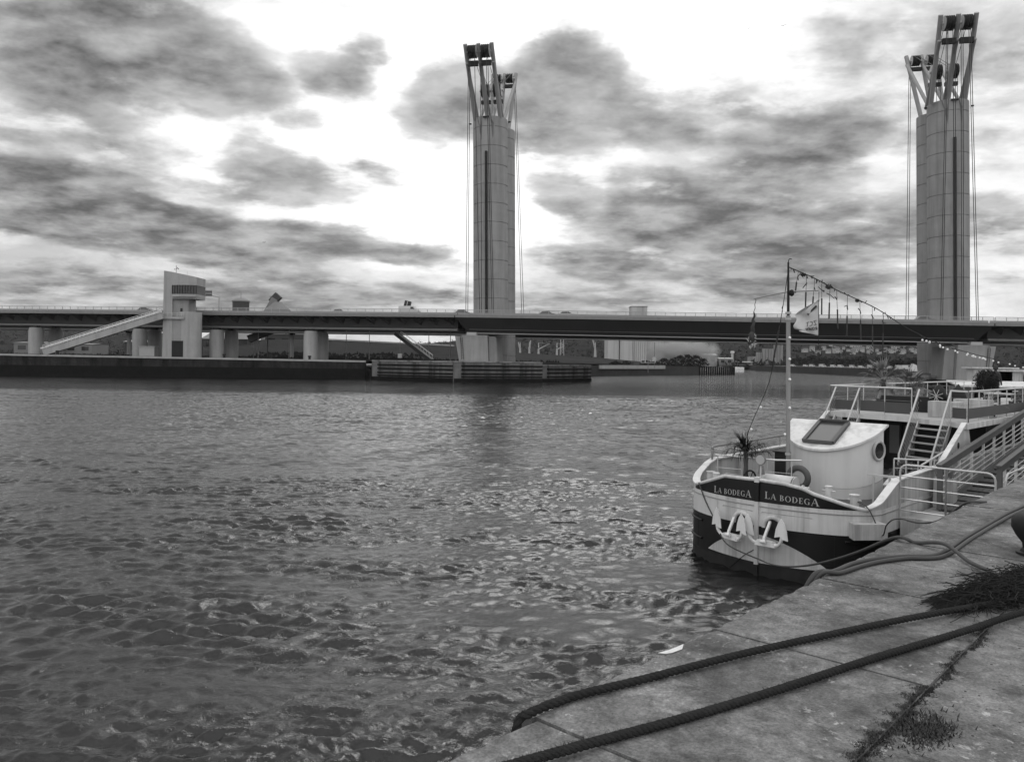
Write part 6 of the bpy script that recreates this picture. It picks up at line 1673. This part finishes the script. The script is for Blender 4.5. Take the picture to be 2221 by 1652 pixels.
# ------------------------------------------------------------------ trees along the far shore
def crown_mesh(w, h, n, seed, leaf=.5):
    random.seed(seed); g = M(); cl = [(Vector((random.gauss(0,w*.3), random.gauss(0,w*.3), h*random.uniform(.3,1.))), random.uniform(.18,.42)*w) for _ in range(9)]
    for i in range(n):
        c, r_ = random.choice(cl); v = Vector((random.gauss(0,1),random.gauss(0,1),random.gauss(0,.8))).normalized()*r_*random.uniform(.4,1.05); q = c+v
        a, b, d = (Vector((random.gauss(0,1),random.gauss(0,1),random.gauss(0,1)))*leaf for _ in range(3)); g.add([q+a,q+b,q+d], [(0,1,2)])
    return g
def tree_proto(seed, w=6, h=8):
    t = thing('tree', (0,0,0), '', 'tree', 'trees along the far shore')
    random.seed(seed); g = M(); g.tube([(0,0,-1),(0,0,h*.35),(.2,0,h*.75)], [.3,.22,.08], 7)
    for k in range(6): a = k*1.05+seed; g.tube([(0,0,h*.3+k*.25),(math.cos(a)*w*.25,math.sin(a)*w*.25,h*.6+k*.2)], [.12,.04], 5)
    g.build('trunk', MAT['bark'], t, True); crown_mesh(w, h, 420, seed, .42).build('crown', MAT['leaf_dark'], t); return t
protos = [tree_proto(1), tree_proto(2, 5, 7), tree_proto(3, 7, 7)]
used = [False]*3; tl = []
for i in range(34):
    px = 1712+i*8.3+random.uniform(-2,2); Yd = 560-(px-1635)*.70+24
    k = i % 3; t = protos[k] if not used[k] else copy_tree(protos[k]); used[k] = True
    p = at(px, 790, Yd, 3.3); t.location = p; s = random.uniform(.62,.92)*Yd/520; t.scale = (s,s,s); t.rotation_euler = (0,0,random.uniform(0,6)); tl.append(t)
tens = ['','twenty-','thirty-']
def ordinal(n):
    base = ['first','second','third','fourth','fifth','sixth','seventh','eighth','ninth','tenth','eleventh','twelfth','thirteenth','fourteenth','fifteenth','sixteenth','seventeenth','eighteenth','nineteenth']
    if n < 20: return base[n-1]
    if n % 10 == 0: return {2:'twentieth',3:'thirtieth'}[n//10]
    return {2:'twenty-',3:'thirty-'}[n//10]+base[n%10-1]
for i, t in enumerate(tl): t['label'] = ordinal(i+1)+' from the left in the dark tree row on the far right shore'
# pale boats / vans lined up below the trees
bp_ = None
for i in range(13):
    px = 1722+i*20.5+random.uniform(-5,5); Yd = 560-(px-1635)*.70+6
    p = at(px, 800, Yd, 3.3)
    if bp_ is None:
        bp_ = t = thing('parked_van', p, '', 'van', 'pale vans parked along the far shore'); M().prism([(-2.4,-.9,.3),(-2.4,-.9,2.2),(1.2,-.9,2.2),(1.9,-.9,1.3),(2.5,-.9,1.1),(2.5,-.9,.3)], (0,1.8,0)).build('body', MAT['car_pale'], t)
        M().prism([(.4,-.92,1.25),(.4,-.92,1.95),(1.15,-.92,1.95),(1.6,-.92,1.25)], (0,1.84,0)).build('window', MAT['glass_dark'], t)
        for x in (-1.5,1.6): M().tube([(x,-.93,.35),(x,-.7,.35)], .35, 10).build('wheel', MAT['rubber'], t)
    else: t = copy_tree(bp_); t.location = p
    s = random.uniform(.55,.85); t.scale = (s,s,s); t.rotation_euler = (0,0,random.uniform(-.3,.3))
    t['label'] = ordinal(i+1)+' from the left of the pale vans parked under the far tree row'
# bare bushes on the spit
random.seed(51)
for i, (px, yy, Yd, w, h) in enumerate(((1420,797,320,3.2,2.6),(1440,798,330,3,3.4),(1475,800,335,4,4.6),(1492,800,338,4,5),(1510,801,340,4,4.6),(1525,801,342,3,3.6),(1360,792,310,3,2),(1335,790,300,3,1.8),(1400,795,316,3,2.4),(1458,799,332,3,3.2))):
    bushy('bare_bush', at(px, yy, Yd, 3.2), w, h, ordinal(i+1)+' dark bare bush on the spit between the left tower and the jetty' if 0 else
        ['low bush left of the tallest clump on the spit','rounded bush just left of the ship','tall bare bush left of the jetty clump','tallest bare bush behind the jetty','broad bare bush right of the tallest one','last bare bush at the jetty end','bush halfway along the river wall','leftmost low bush above the river wall','bush below the hazy silo','bush directly below the cargo ship'][i], 'leaf_dark', 420, 'bush', 'bare bushes on the spit')
for i, (px, nm) in enumerate(((428-2,'bare sapling at the right foot of the control tower'),(366,'pair of bare saplings left of the control tower entrance'),(545,'bare sapling before the third pair of piers'))):
    s = s_at(px, -20); p = B(s, -19, 4.7); t = thing('sapling', p, nm, 'tree', 'bare saplings on the left bank'); g = M()
    for k in range(12): a = random.uniform(0,6.28); g.tube([(0,0,-.3+k*.1),(math.cos(a)*.3,math.sin(a)*.3,1.2+k*.14),(math.cos(a)*.6,math.sin(a)*.6,1.9+k*.2)], .03, 4)
    g.build('branches', MAT['bark'], t)
# white tent and things by the nearer tower
p = at(1980, 803, 172, 2.9); t = thing('white_tent', p, 'small pointed white tent on dark legs left of the nearer tower foot', 'tent'); t.scale = (.5, .5, .62)
M().prism([(-1.6,-1,1.5),(1.5,-1,1.5),(1.4,-.6,3.6),(.0,-.4,4.2)], (0,2,0)).build('canopy', MAT['paint_white'], t)
for x in (-1.4, 1.4):
    for y in (-.9, .9): M().tube([(x,y,-.5),(x,y,1.5)], .08, 6).build('leg', MAT['steel_dark'], t)
p = at(2130, 812, 110, 3.2)
for i, (px, yy, nm) in enumerate(((2162,795,'white moored launch at the right edge, its canopy above the kiosk roof'),(2185,801,'second white launch at the right edge beyond the kiosk'))):
    p = at(px, yy, 90, 0); top = at(px, yy-6, 90).z; t = thing('motor_launch', p, nm, 'boat', 'white launches at the right edge')
    M().prism([(-3,0,-.3),(3,0,-.3),(3.8,0,1.6),(-3.2,0,1.6)], (0,2.2,0)).build('hull', MAT['paint_white'], t); M().box(-2.4,2,.3,1.9,1.61,top-.6).build('cabin', MAT['paint_white_worn'], t); M().box(-2.8,2.6,0,2.2,top-.55,top-.4).build('canopy', MAT['paint_white'], t)
    M().box(-2.2,1.8,.24,.29,2.0,2.6).build('window', MAT['glass_dark'], t)
# gulls
for i, (px, yy) in enumerate(((1623,62),(1699,56),(573,526))):
    o = at(px, yy, 150); t = thing('gull', o, ('tiny gull high up left of the other over the river','tiny gull high up right of the other over the river','distant gull low over the left bank clouds')[i], 'bird', 'gulls in the sky')
    M().tube([(-.22,0,0),(.0,0,.03),(.22,0,.02)], [.02,.08,.015], 6).build('body', MAT['galv_dark'], t, True)
    for sg in (-1, 1): M().add([(0,0,.03),(.12,0,.03),(.04,sg*.35,.16),(-.06,sg*.7,.04)], [(0,1,2,3)]).build('wing', MAT['galv_dark'], t, False, .01)
    t.rotation_euler = (0,0,.9)
# ------------------------------------------------------------------ smoke over the works
def smoke(px, yy, Yd, rx, rz, dens, name_lab, seed):
    o = at(px, yy, Yd); m = bpy.data.materials.new('smoke'); m.use_nodes = True; t = m.node_tree; n = t.nodes; l = t.links; n.clear()
    out = n.new('ShaderNodeOutputMaterial'); v = n.new('ShaderNodeVolumePrincipled'); l.new(v.outputs[0], out.inputs['Volume']); v.inputs['Color'].default_value = (.75,.75,.75,1)
    c = n.new('ShaderNodeTexCoord'); ns = n.new('ShaderNodeTexNoise'); ns.inputs['Scale'].default_value = 2.4; ns.inputs['Detail'].default_value = 3; l.new(c.outputs['Object'], ns.inputs['Vector'])
    ln = n.new('ShaderNodeVectorMath'); ln.operation = 'LENGTH'; l.new(c.outputs['Object'], ln.inputs[0])
    def mt(op, a, b_, cl=False):
        x = n.new('ShaderNodeMath'); x.operation = op; x.use_clamp = cl
        for i, q in enumerate((a, b_)):
            if isinstance(q, (int, float)): x.inputs[i].default_value = q
            else: l.new(q, x.inputs[i])
        return x.outputs[0]
    d = mt('SUBTRACT', 1.0, ln.outputs['Value'], True); d = mt('MULTIPLY', mt('MULTIPLY', d, mt('SUBTRACT', ns.outputs[0], .36, True)), dens*7)
    l.new(d, v.inputs['Density'])
    g = M().ball((0,0,0), 1.0, 8); ob = g.build('smoke', m); ob.location = o; ob.scale = (rx, rx, rz); tag(ob, name_lab, 'smoke', kind='stuff')
smoke(1445, 768, 455, 26, 13, .16, 'pale drifting smoke over the works between silos and jetty', 1)
smoke(1500, 766, 455, 18, 12, .17, 'pale drifting smoke over the works between silos and jetty', 2)
# ------------------------------------------------------------------ haze
hm = bpy.data.materials.new('haze'); hm.use_nodes = True; n = hm.node_tree.nodes; n.clear()
ho = n.new('ShaderNodeOutputMaterial'); hv = n.new('ShaderNodeVolumePrincipled'); hm.node_tree.links.new(hv.outputs[0], ho.inputs['Volume'])
hv.inputs['Color'].default_value = (.9,.9,.9,1); hv.inputs['Density'].default_value = .00005
USE_HAZE = True
if USE_HAZE:
    tag(M().box(-2600, 2900, -320, 2100, -4.6, 190).build('haze', hm), kind='stuff')
# remove empties used only as sources without a place
for o in list(bpy.data.objects):
    if o.type == 'EMPTY' and not o.children and o.parent is None: bpy.data.objects.remove(o)
